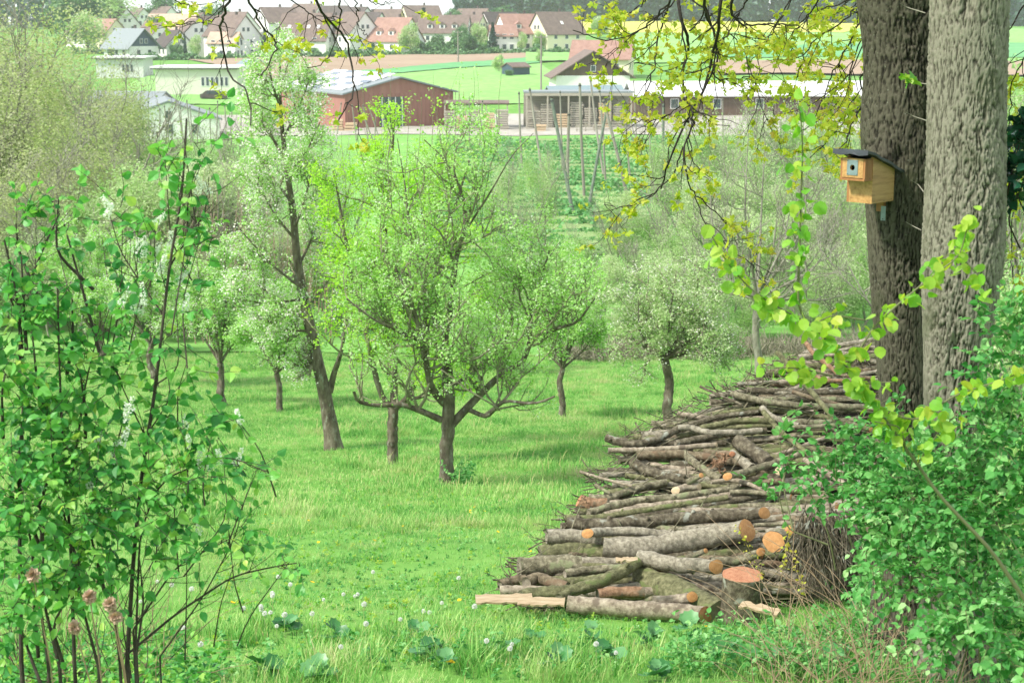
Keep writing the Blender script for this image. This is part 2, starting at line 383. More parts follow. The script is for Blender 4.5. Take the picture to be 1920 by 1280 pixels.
def instancer(name, pts, rot, scl, idx, protos, **props):
    me = bpy.data.meshes.new(name); me.vertices.add(len(pts)); me.vertices.foreach_set('co', np.asarray(pts, np.float32).ravel())
    for nm, ty, arr in (('rot', 'FLOAT_VECTOR', rot), ('scl', 'FLOAT', scl), ('idx', 'INT', idx)):
        a = me.attributes.new(nm, ty, 'POINT'); a.data.foreach_set('vector' if ty == 'FLOAT_VECTOR' else 'value', np.asarray(arr, np.int32 if ty == 'INT' else np.float32).ravel())
    o = link(name, me, **props)
    ng = bpy.data.node_groups.new(name, 'GeometryNodeTree')
    ng.interface.new_socket('Geometry', in_out='INPUT', socket_type='NodeSocketGeometry'); ng.interface.new_socket('Geometry', in_out='OUTPUT', socket_type='NodeSocketGeometry')
    N = ng.nodes.new; L = ng.links.new
    gi, go = N('NodeGroupInput'), N('NodeGroupOutput'); jn = N('GeometryNodeJoinGeometry')
    for p in protos:
        oi = N('GeometryNodeObjectInfo'); oi.inputs['Object'].default_value = p; oi.inputs['As Instance'].default_value = True; L(oi.outputs['Geometry'], jn.inputs[0])
    ip = N('GeometryNodeInstanceOnPoints'); L(gi.outputs[0], ip.inputs['Points']); L(jn.outputs[0], ip.inputs['Instance']); ip.inputs['Pick Instance'].default_value = True
    for nm, ty, sock in (('rot', 'FLOAT_VECTOR', 'Rotation'), ('scl', 'FLOAT', 'Scale'), ('idx', 'INT', 'Instance Index')):
        na = N('GeometryNodeInputNamedAttribute'); na.data_type = ty; na.inputs['Name'].default_value = nm
        L(na.outputs['Attribute'], ip.inputs[sock])
    L(ip.outputs[0], go.inputs[0])
    md = o.modifiers.new('scatter', 'NODES'); md.node_group = ng
    return o

def vnoise(x, y, s, seed=0):
    return np.array([mnoise.noise(Vector((a * s + seed, b * s, seed))) for a, b in zip(x, y)])
def sample_wedge(d0, d1, dens, g, half=0.36):
    area = half * (d1 ** 2 - d0 ** 2); n = int(area * dens)
    y = np.sqrt(g.uniform(d0 ** 2, d1 ** 2, n)); x = g.uniform(-half, half, n) * y
    return x, y
protos = [tuft(0, 36, .07, .045, .0022, .8), tuft(1, 34, .07, .075, .0024, .7), tuft(2, 30, .05, .13, .0028, .6), tuft(3, 42, .08, .028, .0022, 1.2)]
protos_far = [tuft(10, 40, .14, .085, .0045, .6), tuft(11, 40, .16, .13, .005, .6), tuft(12, 46, .16, .05, .0045, .9)]
g = np.random.default_rng(5)
x, y = sample_wedge(6.5, 21, 75, g)
nz = vnoise(x, y, .8) + .6 * vnoise(x, y, 2.6, 9)
# long tufts near the pile and at the very front, short turf in the open strip
px_ = 960 + x / y * F * .985; bare = np.exp(-((y - 14.5) / 3.2) ** 2)
score = nz - .75 * bare + .35 * (y < 10.5) + .25 * (y > 18)
idx = np.where(score > .55, 2, np.where(score > .2, 1, np.where(score > -.2, 0, 3)))
keep = g.random(len(x)) < np.where((score < -.62), .35, 1.0)
x, y, idx, score = x[keep], y[keep], idx[keep], score[keep]
pts = np.stack([x, y, H(x, y)], 1); rot = np.stack([g.normal(0, .08, len(x)), g.normal(0, .08, len(x)), g.uniform(0, 6.28, len(x))], 1)
instancer('grass', pts, rot, g.uniform(.7, 1.3, len(x)) * (1 + .25 * np.clip(score, -1, 1)), idx, protos, kind='stuff', label='short and tufted bright green grass in front of the wood pile')
x, y = sample_wedge(20, 66, 30, g)
nz = vnoise(x, y, .35, 3) + .5 * vnoise(x, y, 1.4, 5)
idx = np.where(nz > .25, 1, np.where(nz > -.3, 0, 2))
pts = np.stack([x, y, H(x, y)], 1); rot = np.stack([g.normal(0, .06, len(x)), g.normal(0, .06, len(x)), g.uniform(0, 6.28, len(x))], 1)
instancer('grass', pts, rot, g.uniform(.7, 1.25, len(x)) * (1 + .3 * nz), idx, protos_far, kind='stuff', label='long bright green meadow grass under the orchard trees')

# ------------------------------------------------------------------ orchard trees
def tree(name, label, cat, limbs, env, g, base, bark='bark', leafs=('leaf_mint', 18900, 0.046), petals=None, K=(9, 7, 4), Ls=(1.1, .5, .22), up=.12,
         group=None, shoots=0, curl=.22, clump=5, sides=9, drop=None, rtw=.0026):
    """limbs: list of (points (n,3), r0, r1); grown to twigs and leaves; coordinates in world, moved onto an Empty at base"""
    base = np.asarray(base, float); root = empty(name, base, label, cat, group)
    A = []; lp = []; lr = []
    for k_, (pts, r0, r1) in enumerate(limbs):
        n = 26 if k_ == 0 else 14
        p = smooth_line(pts, n) - base
        rr = np.linspace(r0, r1, n)
        if k_ == 0: rr[:4] *= np.array([1.35, 1.18, 1.08, 1.03])
        p[1:-1] += g.normal(0, r1 * .07, (n - 2, 3)) * np.array([1, 1, .3])
        rr = rr * (1 + g.normal(0, .035, n))
        A.append((p[None], rr[None], sides if k_ == 0 else 7))
        if k_ > 0 or len(limbs) == 1: lp.append(smooth_line(p, 10)); lr.append(np.interp(np.linspace(0, 1, 10), np.linspace(0, 1, n), rr))
    V, Q = tubes(A)
    link('trunk', mesh('trunk', V, Q, M[bark], smooth=True), root)
    lp = np.array(lp); lr = np.array(lr)
    p1, r1_ = kids(lp, lr, K[0], .18, 1.0, .95, Ls[0], 8, curl, up, g, .55, rtw * 1.6)
    c, e = env; c = np.asarray(c) - base; e = np.asarray(e)
    def inside(p, m=1.0): return (((p - c) / e) ** 2).sum(-1) < m * (1 + .25 * np.sin(p[..., 0] * 3 + p[..., 2] * 2))
    k1 = inside(p1[:, -1], 1.15); p1, r1_ = p1[k1], r1_[k1]
    p2, r2 = kids(p1, r1_, K[1], .15, 1.0, .8, Ls[1], 6, curl, up * .9, g, .6, rtw)
    k2 = inside(p2[:, -1], 1.2); p2, r2 = p2[k2], r2[k2]
    p3, r3 = kids(p2, r2, K[2], .1, 1.0, .8, Ls[2], 4, curl, up * .6, g, .6, rtw * .6)
    B = [(p1, r1_, 5), (p2, r2, 4), (p3, r3, 3)]
    if shoots:
        tp = p1[np.argsort(-p1[:, -1, 2])[:max(6, len(p1) // 3)]]
        ii = g.integers(0, len(tp), shoots); st = tp[ii, g.integers(3, 8, shoots)]
        ps = wander(st, np.array([[0, 0, 1.]]) + g.normal(0, .16, (shoots, 3)), g.uniform(.5, 1.5, shoots), 6, .07, .1, g)
        B.append((ps, np.linspace(.006, .002, 6)[None].repeat(shoots, 0), 4))
    V, Q = tubes(B)
    link('branches', mesh('branches', V, Q, M['twig' if bark == 'bark' else bark], smooth=True), root, kind='stuff')
    anc = [p3.reshape(-1, 3), p2[:, 2:].reshape(-1, 3)]
    if shoots: anc.append(ps.reshape(-1, 3))
    anc = np.concatenate(anc)
    def sc(n, spread):
        a = anc[g.integers(0, len(anc), n // clump + 1)]
        q = (a[:, None, :] + g.normal(0, spread * 1.5, (len(a), clump, 3))).reshape(-1, 3)[:n]
        return q, np.repeat(np.clip(g.normal(.5, .22, len(a)) , 0, 1), clump)[:n]
    lm, ln, ls = leafs
    if ln:
        q, ti = sc(ln, ls * .9)
        link('leaves', leafmesh('leaves', LEAF, q, g, ls, M[lm], flat=.6, tint=np.clip(ti + g.normal(0, .18, len(ti)), 0, 1)), root, kind='stuff')
    if petals:
        pn, psz, pm = petals
        q, ti = sc(pn, psz * 1.2)
        link('blossoms', leafmesh('blossoms', PETAL, q, g, psz, M[pm]), root, kind='stuff')
    return root

def env_px(x0, x1, y0, y1, D, dr=None):
    c = P((x0 + x1) / 2, (y0 + y1) / 2, D); s_ = D / F
    rx, rz = (x1 - x0) / 2 * s_, (y1 - y0) / 2 * s_
    return c, (rx, dr or rx, rz)
def L_(D, *pts):
    """limb: pixels (px,py[,depth offset])"""
    return np.array([P(p[0], p[1], D + (p[2] if len(p) > 2 else 0)) for p in pts])
def onground(line, D):
    line = line.copy(); line[0] = gat(0, D) if False else np.array([line[0][0], line[0][1], float(H(line[0][0], line[0][1])) - .05]); return line

G = lambda k: np.random.default_rng(k)
s27 = 27 / F
lim = [(onground(L_(27, (839, 915), (837, 850), (840, 790), (842, 740), (838, 690)), 27), 14.5 * s27, 11 * s27),
       (L_(27, (846, 797), (880, 760, .1), (920, 720, .3), (950, 693, .4), (983, 680, .5), (995, 637, .6), (997, 573, .6), (1015, 520, .5), (1030, 470, .4)), 9 * s27, 1.6 * s27),
       (L_(27, (995, 635, .6), (1040, 617, .3), (1083, 605, 0), (1115, 560, -.3)), 4.5 * s27, 1.5 * s27),
       (L_(27, (828, 787), (790, 770, -.1), (753, 757, -.2), (707, 760, -.3), (668, 753, -.4), (664, 735, -.5)), 7 * s27, 3 * s27),
       (L_(27, (832, 756), (807, 727, -.2), (803, 700, -.3), (790, 630, -.5), (770, 560, -.7), (740, 500, -.8)), 8 * s27, 2.5 * s27),
       (L_(27, (839, 692), (830, 650, 0), (845, 570, .1), (855, 480, .2), (873, 423, .2), (870, 366, .2), (838, 301, .1), (795, 262, 0)), 9 * s27, 1.0 * s27),
       (L_(27, (880, 768, .1), (913, 783, -.3), (943, 750, -.7), (1003, 758, -.9), (1040, 743, -1.)), 5 * s27, 2 * s27),
       (L_(27, (850, 722), (897, 693, .8), (937, 667, 1.2), (960, 600, 1.4), (965, 500, 1.4)), 4.5 * s27, 1 * s27),
       (L_(27, (834, 640), (800, 560, .5), (770, 450, .8), (760, 350, .9), (745, 260, .9)), 5 * s27, .8 * s27),
       (L_(27, (868, 440), (920, 360, -.2), (960, 290, -.4), (1000, 250, -.4)), 2.4 * s27, .6 * s27),
       (L_(27, (835, 660), (700, 600, -1.2), (650, 560, -1.3)), 5 * s27, 1.5 * s27)]
tree('apple_tree', 'mint green apple tree with wide forked limbs in the middle of the meadow', 'apple tree', lim, env_px(640, 1125, 235, 775, 27, 2.0), G(1), lim[0][0][0],
     leafs=('leaf_mint', 32000, 0.043), petals=(2700, .022, 'petal_white'), K=(18, 7, 3), Ls=(1.7, .7, .28), shoots=46, rtw=.0019)
s31 = 31 / F
lim = [(onground(L_(31, (736, 872), (736, 800), (738, 762)), 31), 11 * s31, 10 * s31),
       (L_(31, (736, 768), (715, 748), (708, 720), (690, 640), (660, 520), (640, 400), (625, 320)), 6 * s31, 2 * s31),
       (L_(31, (738, 768), (752, 762), (765, 748), (790, 690), (800, 560), (800, 430), (790, 330)), 6 * s31, 2 * s31),
       (L_(31, (770, 748), (800, 742), (830, 722)), 4 * s31, 2 * s31),
       (L_(31, (738, 765), (740, 700, .4), (735, 600, .6), (720, 450, .6), (735, 300, .5), (740, 200, .3)), 8 * s31, 2 * s31),
       (L_(31, (735, 640, .4), (690, 560, 1), (650, 480, 1.2)), 5 * s31, 2 * s31),
       (L_(31, (735, 600, .4), (800, 500, -.6), (850, 400, -.8), (880, 300, -.8)), 5 * s31, 2 * s31)]
tree('fruit_tree', 'slim fruit tree with bright yellow green leaves just behind the central apple tree', 'fruit tree', lim, env_px(580, 960, 215, 730, 31, 2.0), G(2), lim[0][0][0],
     leafs=('leaf_bright', 38000, 0.045), K=(17, 7, 3), Ls=(1.4, .6, .24), shoots=34, rtw=.0019)
s34 = 34 / F
lim = [(onground(L_(34, (626, 842), (615, 770), (600, 700), (585, 630), (568, 560), (556, 480), (550, 400), (535, 300), (525, 200), (525, 110)), 34), 15 * s34, 1.8 * s34),
       (L_(34, (600, 700), (590, 682), (582, 676)), 10 * s34, 8 * s34),
       (L_(34, (618, 735), (626, 700), (640, 660, -.4), (650, 600, -.6)), 7 * s34, 2 * s34)]
for k_, (yy, x1, y1) in enumerate([(600, 470, 520), (580, 640, 480), (540, 450, 430), (500, 610, 380), (450, 480, 340), (430, 590, 300), (380, 470, 260), (340, 600, 230), (300, 480, 190), (260, 580, 150), (200, 500, 110), (160, 550, 80), (620, 500, 600), (560, 440, 560)]):
    x0 = np.interp(yy, [110, 200, 300, 400, 480, 560, 630], [525, 525, 535, 550, 556, 568, 585]); dd = 1.0 * math.sin(k_ * 2.4)
    lim.append((L_(34, (x0, yy), ((x0 + x1) / 2, (yy + y1) / 2 + 10, dd * .6), (x1, y1, dd)), 3.0 * s34, 1.0 * s34))
tree('pear_tree', 'tall narrow pear tree in white blossom with a leaning trunk', 'pear tree', lim, (P(535, 350, 34), (1.35, 1.35, 3.7)), G(3), lim[0][0][0],
     leafs=('leaf_mint', 26000, 0.045), petals=(13000, .042, 'petal'), K=(11, 7, 3), Ls=(.85, .45, .2), rtw=.0019, up=.1)

def simple_tree(name, label, cat, px, D, x0, x1, y0, y1, seed, top=None, r=.1, fork=None, nl=6, py=None, bark='bark', tiers=1, **kw):
    """trunk from the ground to the fork, limbs spread through the crown box (pixels)"""
    g_ = G(seed); base = gat(px, D); sD = D / F
    fork = fork or (y1 - (y1 - y0) * .12); fx = top if top is not None else px
    fk = P(fx, fork, D)
    tr = np.array([base - [0, 0, .05], base * .66 + fk * .34 + g_.normal(0, r * .4, 3), base * .33 + fk * .67 + g_.normal(0, r * .4, 3), fk])
    lims = [(tr, r, r * .75)]; c, e = env_px(x0, x1, y0, y1, D)
    for k_ in range(nl):
        a = k_ * 2.4 + g_.uniform(0, .6); el = (k_ + .6) / nl
        tgt = c + np.array([math.cos(a) * e[0] * (.85 - .55 * el), math.sin(a) * e[1] * (.85 - .55 * el), e[2] * (-.35 + 1.25 * el)])
        mid = fk * .5 + tgt * .5 + np.array([math.cos(a) * e[0] * .18, math.sin(a) * e[0] * .18, -e[2] * .04])
        lims.append((np.array([fk, mid, tgt]), r * .38, r * .07))
    return tree(name, label, cat, lims, (c, e), g_, base, bark=bark, **kw)

OG = 'fruit trees of the orchard'
simple_tree('apple_tree', 'small spreading apple tree on a thin straight trunk left of the pear tree', 'apple tree', 518, 44, 425, 605, 470, 705, 21, r=.10, nl=7, fork=700, group=OG,
            leafs=('leaf_mint', 16800, 0.058), petals=(2700, .035, 'petal'), K=(9, 7, 3), Ls=(.9, .45, .2), up=.03)
simple_tree('apple_tree', 'whitish blossoming tree on a short stout trunk, third trunk from the left', 'apple tree', 413, 46, 335, 470, 400, 690, 22, r=.13, nl=7, fork=680, group=OG,
            leafs=('leaf_mint', 14000, 0.058), petals=(5000, .04, 'petal'), K=(9, 7, 3), Ls=(.9, .45, .2))
simple_tree('apple_tree', 'blossoming apple tree with dark crooked fork behind the bird cherry', 'apple tree', 283, 52, 190, 390, 400, 665, 23, r=.13, nl=7, fork=650, group=OG,
            leafs=('leaf_mint', 14000, 0.065), petals=(6000, .045, 'petal'), K=(9, 7, 3), Ls=(1., .5, .22))
simple_tree('apple_tree', 'farthest left orchard tree with a short dark trunk', 'apple tree', 187, 62, 60, 260, 400, 640, 24, r=.16, nl=7, fork=635, group=OG,
            leafs=('leaf_mint', 16800, 0.078), petals=(4500, .05, 'petal'), K=(9, 7, 3), Ls=(1., .5, .22))
simple_tree('apple_tree', 'light green orchard tree on a thin trunk right of the central tree', 'apple tree', 1055, 43, 965, 1150, 440, 730, 25, r=.10, nl=7, fork=690, group=OG,
            leafs=('leaf_mint', 15750, 0.058), petals=(2700, .035, 'petal'), K=(9, 7, 3), Ls=(.9, .45, .2))
simple_tree('apple_tree', 'grey green apple tree with a leaning trunk behind the wood pile', 'apple tree', 1266, 38, 1115, 1425, 455, 735, 26, top=1246, r=.135, nl=9, fork=672, group=OG,
            leafs=('leaf_pale', 22000, 0.052), petals=(4000, .035, 'petal'), K=(10, 7, 4), Ls=(1.1, .5, .2), up=.0, curl=.28)
simple_tree('walnut_tree', 'tall bare grey tree with pale straight trunk behind the hanging maple twigs', 'tree', 1426, 48, 1210, 1650, 150, 760, 27, top=1420, r=.14, nl=14, fork=560, bark='bark_grey',
            leafs=('leaf_pale', 900, 0.052), K=(8, 5, 3), Ls=(1.9, .9, .4), up=.10, curl=.16)
simple_tree('apple_tree', 'small blossoming tree far behind the central tree trunk', 'apple tree', 895, 58, 830, 1010, 480, 720, 28, r=.1, nl=6, fork=700, group=OG,
            leafs=('leaf_mint', 10500, 0.072), petals=(2160, .04, 'petal'), K=(8, 6, 3), Ls=(1., .5, .22))

# ------------------------------------------------------------------ far trees, thickets, hedges: three crowns of each kind, copied
def crown_proto(seed, kind, rx, rz, n, size, mat, bark, lumps=9, stems=1, twigs=60, spread=.28):
    """unit-built tree of height 1: returns dict of meshes"""
    g_ = G(seed)
    c0 = np.array([0, 0, 1 - rz])
    if kind == 'fir':
        t = g_.random(n) ** .7; a = g_.uniform(0, 6.28, n); rr = rx * (1 - t) * g_.uniform(.5, 1.05, n) * (1 + .18 * np.sin(t * 40))
        q = np.stack([np.cos(a) * rr, np.sin(a) * rr, .06 + t * .94], 1)
    else:
        d = unit(g_.normal(0, 1, (lumps, 3))); lc = c0 + d * np.array([rx, rx, rz]) * g_.uniform(.35, .75, (lumps, 1)); lr_ = g_.uniform(.5, 1.1, lumps)[:, None] * np.array([rx, rx, rz]) * .5
        k = g_.integers(0, lumps, n); q = lc[k] + unit(g_.normal(0, 1, (n, 3))) * lr_[k] * (g_.random((n, 1)) ** spread)
        q += g_.normal(0, .012, (n, 3))
        q[:, 2] = np.maximum(q[:, 2], .04)
    tint = np.clip(.5 + .9 * np.array([mnoise.noise(Vector(p * (3 / rx * .5))) for p in q]) + g_.normal(0, .16, n), 0, 1)
    crown = leafmesh('crown', LEAF, q, g_, size, M[mat], tint=tint)
    B = []
    for s_ in range(stems):
        b = np.array([g_.normal(0, rx * .25), g_.normal(0, rx * .25), 0.]) if stems > 1 else np.zeros(3)
        top = np.array([b[0] * 3 + g_.normal(0, rx * .2), b[1] * 3 + g_.normal(0, rx * .2), .8 if kind != 'fir' else .95])
        B.append(smooth_line(np.array([b - [0, 0, .03], b * .7 + top * .3 + g_.normal(0, .01, 3), top]), 9))
    B = np.array(B); r0 = (.020 if stems == 1 else .009)
    R = np.linspace(1, .2, 9)[None] * r0 * np.ones((len(B), 1))
    bt = [(B, R, 6)]
    if kind != 'fir' and twigs:
        p1, r1_ = kids(B, R, max(3, twigs // (8 * stems)), .25, 1, .7, rz * .75, 6, .15, .12, g_, .5, .0016)
        p2, r2 = kids(p1, r1_, 6, .15, 1, .65, rz * .33, 5, .16, .12, g_, .6, .0010)
        bt += [(p1, r1_, 4), (p2, r2, 3)]
        if twigs > 100:
            p3, r3 = kids(p2, r2, 4, .15, 1, .65, rz * .2, 4, .16, .12, g_, .6, .0007); bt.append((p3, r3, 3))
    V, Q = tubes(bt)
    return {'trunk': mesh('trunk', V, Q, M[bark]), 'crown': crown}
def put_tree(name, proto, base, h, w, label, cat, group=None, rz=0.):
    e = empty(name, base, label, cat, group, rz); e.scale = (h * w, h * w, h)
    link('trunk', proto['trunk'], e); link('crown', proto['crown'], e, kind='stuff')
    return e

WIL = [crown_proto(40 + k, 'b', .34, .47, 26000, .0080, 'leaf_willow', 'bark_grey', 16, 3, 150, .45) for k in range(3)]
THK = [crown_proto(50 + k, 'b', .42, .46, 22000, .013, 'leaf_pale', 'bark_grey', 12, 5, 160, .6) for k in range(3)]
BAR = [crown_proto(60 + k, 'b', .34, .46, 9000, .0105, 'leaf_pale', 'bark_grey', 10, 2, 200, .8) for k in range(2)]
DEC = [crown_proto(70 + k, 'b', .40, .45, 3200, .045, 'leaf_far', 'bark', 12, 1, 40, .4) for k in range(3)]
DEL = [crown_proto(75 + k, 'b', .38, .45, 3200, .040, 'leaf_pale', 'bark', 12, 1, 40, .4) for k in range(2)]
FIR = [crown_proto(80 + k, 'fir', .26, .5, 2600, .05, 'leaf_fir', 'bark') for k in range(2)]
gg = G(900)
def tree_at(name, protos, px, D, top_py, w, label, cat, group=None, sink=0.):
    b = gat(px, D); b[2] -= sink; h = P(px, top_py, D)[2] - b[2]
    return put_tree(name, protos[int(gg.integers(0, len(protos)))], b, h, w, label, cat, group, gg.uniform(0, 6.28))

# big pale willows on the left
for k_, (px, D, ty, w, lb) in enumerate([
        (20, 96, -70, 1.25, 'tall pale green willow filling the upper left corner'), (130, 88, 5, 1.1, 'pale green willow with rounded crown right of the corner willow'),
        (205, 104, 90, .9, 'smaller olive willow in front of the grey roofed hall'), (60, 80, 130, 1.3, 'low olive willow below the corner willow'),
        (-60, 84, 20, 1.1, 'pale willow cut by the left edge of the picture'), (165, 78, 235, 1.3, 'low spreading willow at the foot of the tall willows'),
        (20, 74, 290, 1.4, 'rounded pale shrub willow behind the left bird cherry bush')]):
    tree_at('willow_tree', WIL, px, D, ty, w, lb, 'willow', 'willows on the left', .3)
# mid thicket behind the orchard
TG = 'pale thicket trees behind the orchard'
for k_, (px, D, ty, w) in enumerate([(265, 72, 330, 1.2), (345, 76, 300, 1.1), (425, 78, 290, 1.1), (90, 70, 380, 1.3), (190, 70, 350, 1.2), (490, 72, 400, 1.2), (380, 68, 430, 1.3), (300, 74, 280, 1.1), (470, 75, 300, 1.0), (160, 73, 300, 1.2), (390, 73, 270, 1.1), (540, 70, 380, 1.1), (230, 67, 420, 1.3), (590, 74, 420, 1.2), (680, 76, 440, 1.2),
                                     (300, 69, 470, 1.2), (-40, 72, 400, 1.2), (760, 74, 500, 1.2)]):
    tree_at('thicket_tree', THK if k_ % 3 else BAR, px, D, ty, w, 'pale half leafless thicket tree behind the left orchard trees', 'tree', TG, .2)
for k_, (px, D, ty, w) in enumerate([(1125, 74, 470, 1.2), (1215, 78, 430, 1.1), (1300, 70, 440, 1.2), (1370, 76, 380, 1.0), (1475, 72, 360, 1.0), (1545, 78, 330, 1.0), (1600, 70, 400, 1.1), (1500, 68, 500, 1.2),
                                     (1410, 68, 520, 1.2), (1240, 68, 560, 1.3), (1160, 69, 580, 1.2), (1650, 74, 360, 1.1), (1340, 82, 330, .9), (1080, 80, 400, 1.0), (1180, 84, 340, .9), (1260, 74, 380, 1.0), (1330, 78, 300, .9), (1440, 80, 290, .9), (1520, 84, 280, .9), (1590, 76, 300, 1.0), (1020, 72, 520, 1.2), (1100, 70, 560, 1.2), (980, 76, 470, 1.1), (1560, 67, 430, 1.2)]):
    tree_at('thicket_tree', BAR if k_ % 2 else THK, px, D, ty, w, 'pale bare twigged thicket tree between the central apple tree and the big trunks', 'tree', TG, .2)
for k_, (px, D, ty, w) in enumerate([(1310, 92, 170, .75), (1365, 96, 190, .75), (1440, 90, 150, .8), (1500, 94, 170, .75), (1560, 98, 150, .8), (1600, 88, 200, .8), (1240, 96, 215, .7), (1400, 86, 230, .8), (250, 92, 190, .9), (330, 96, 215, .8), (410, 94, 200, .8), (480, 90, 210, .8), (620, 92, 240, .7), (950, 90, 260, .7), (1010, 94, 250, .65)]):
    tree_at('thicket_tree', BAR, px, D, ty, w, 'tall thin half bare tree veiling the farm halls and hop garden', 'tree', 'thin bare trees in front of the farm', .2)
for k_, (px, D, ty, w) in enumerate([(1900, 40, 60, 1.0), (1960, 44, 20, 1.0), (1905, 30, 420, 1.2)]):
    tree_at('thicket_tree', BAR, px, D, ty, w, 'bare twigged tree right of the big trunks', 'tree', 'bare trees at the right edge', .1)
# reddish bare saplings around x 400
M['twig_red'] = stuffmat('pinkish_twigs', [(.26, .17, .12), (.42, .31, .25)], scale=2, bump=0)
b_ = []
for k_ in range(90):
    px = gg.uniform(330, 620); D = gg.uniform(66, 72); s_ = gat(px, D)
    b_.append(wander(s_[None], np.array([[gg.normal(0, .1), 0, 1.]]), np.array([gg.uniform(3, 7)]), 8, .05, .06, gg)[0])
b_ = np.array(b_); R_ = np.linspace(.028, .008, 8)[None].repeat(len(b_), 0)
q1, qr = kids(b_, R_, 7, .3, 1, .4, 1.5, 5, .08, .1, gg, .5, .006)
V, Q = tubes([(b_, R_, 4), (q1, qr, 3)])
link('saplings', mesh('saplings', V, Q, M['twig_red']), kind='stuff', label='dense pinkish leafless saplings behind the orchard')
# brown brush strip at the far edge of the meadow
n = 4200; px = gg.uniform(1030, 1640, n); D = gg.uniform(62.5, 66, n)
q = np.stack([(px - 960) / F * D / .985, D, np.zeros(n)], 1); q[:, 2] = H(q[:, 0], q[:, 1])
pt = wander(q, gg.normal(0, .5, (n, 3)) + np.array([0, 0, .8]), gg.uniform(.3, 1.1, n), 4, .3, -.05, gg)
V, Q = tubes([(pt, np.linspace(.02, .008, 4)[None].repeat(n, 0), 3)])
link('brushwood', mesh('brushwood', V, Q, M['twig']), kind='stuff', label='strip of dry brown brush along the far edge of the meadow')

# ------------------------------------------------------------------ hop garden: crop rows, poles, wires
hp, ht = [], []
for r_ in range(22):
    y0 = 98 + r_ * 4.3; n = 4200
    x = gg.uniform(-3 - y0 * .03, .40 * y0 + 3, n); y = y0 + gg.normal(0, .38, n)
    z = H(x, y) + np.abs(gg.normal(0, .32, n)) * (.6 + .4 * np.sin(x * .7 + r_))
    hp.append(np.stack([x, y, z], 1)); ht.append(np.full(n, gg.uniform(.3, .6)))
hp = np.concatenate(hp); ht = np.clip(np.concatenate(ht) + gg.normal(0, .15, len(hp)), 0, 1)
M['leaf_crop'] = leafmat('hop_row_leaves', [(.09, .28, .08), (.15, .38, .12), (.24, .46, .18)], .3)
link('hop_rows', leafmesh('hop_rows', LEAF, hp, gg, .34, M['leaf_crop'], tint=ht), kind='stuff', label='green rows of young hop plants beneath the leaning poles')

M['pole'] = stuffmat('weathered_pole_wood', [(.17, .16, .13), (.34, .32, .27)], scale=3, stretch=(1, 1, .1), bump=.2, coords='World')
M['pole_green'] = stuffmat('mossy_pole_wood', [(.10, .13, .10), (.20, .24, .19)], scale=3, bump=.2, coords='World')
M['iron'] = plain('dark_iron', (.06, .06, .06), .5)
def pole(x1, y1, x0, y0, D, dt, r, label, mat='pole', group='poles of the hop garden'):
    """top pixel, foot pixel; dt = how much farther the top leans away"""
    a = P(x0, y0, D); a = np.array([a[0], a[1], float(H(a[0], a[1])) - .1]) if True else a
    b = P(x1, y1, D + dt); e = empty('hop_pole', a, label, 'pole', group)
    p = smooth_line(np.array([a, (a + b) / 2 + gg.normal(0, .05, 3), b]) - a, 8)
    V, Q = tubes([(p[None], np.linspace(r, r * .75, 8)[None], 7)])
    link('shaft', mesh('shaft', V, Q, M[mat], smooth=True), e)
    d = unit(b - a); V, Q = tubes([(np.array([[b - a - d * .25, b - a - d * .12]]), np.full((1, 2), r * .95), 8)])
    link('wire_clamp', mesh('wire_clamp', V, Q, M['iron']), e)
for t in [(993, 165, 1020, 290, 138, 1, .11, 'leftmost leaning grey hop pole in front of the timber shed'),
          (1034, 185, 1074, 397, 118, 1, .15, 'thick greenish hop pole leaning left beside the timber shed', 'pole_green'),
          (1067, 211, 1064, 340, 130, 0, .15, 'short thick pale hop pole standing upright'),
          (1087, 156, 1096, 345, 128, 0, .13, 'tall straight hop pole right of the short thick one'),
          (1107, 148, 1133, 276, 146, 2, .11, 'thin hop pole leaning left with its top above the shed roof'),
          (1142, 183, 1104, 372, 122, 1, .13, 'dark hop pole leaning right and crossing its neighbour', 'pole_green'),
          (1131, 187, 1182, 385, 121, 0, .14, 'pale hop pole leaning left that crosses the dark one'),
          (973, 172, 979, 262, 150, 0, .10, 'thin upright hop pole left of the timber shed'),
          (1124, 168, 1136, 310, 140, 0, .10, 'thin hop pole behind the crossed pair'),
          (1170, 190, 1183, 300, 140, 0, .09, 'thin hop pole just right of the crossed pair'),
          (1215, 180, 1222, 300, 142, 0, .09, 'thin hop pole behind hanging maple twigs, left of the pale one'),
          (1244, 195, 1243, 335, 130, 0, .14, 'pale thick hop pole behind the hanging maple twigs', 'pole_green'),
          (1050, 170, 1056, 262, 158, 0, .08, 'far thin hop pole before the plank stacks'),
          (1188, 150, 1196, 260, 160, 0, .08, 'far thin hop pole before the brown wall of the long hall')]:
    pole(*t)
for k_, px in enumerate([263, 278, 300, 308, 317, 333, 338, 350, 356, 374, 393, 408, 421, 435, 452, 466, 1290, 1320, 1355, 1398, 1440, 1475, 1520, 1562, 640, 560, 880, 905, 930]):
    pole(px, gg.uniform(180, 205), px + gg.normal(2, 5), 250, gg.uniform(172, 188), 0, .085, ('thin far hop pole before the white hall, number %d from the left of its row' % (k_ + 1)) if k_ < 16 else 'thin far hop pole rising among the twigs and branches of the nearer trees')
for k_, (a, b) in enumerate([(672, 700), (680, 690), (690, 712), (706, 702), (716, 724), (660, 668)]):
    pole(a, 196, b, 243, 190, 0, .08, 'thin stick leaning before the dark gate of the red hall', group='sticks in front of the red hall')
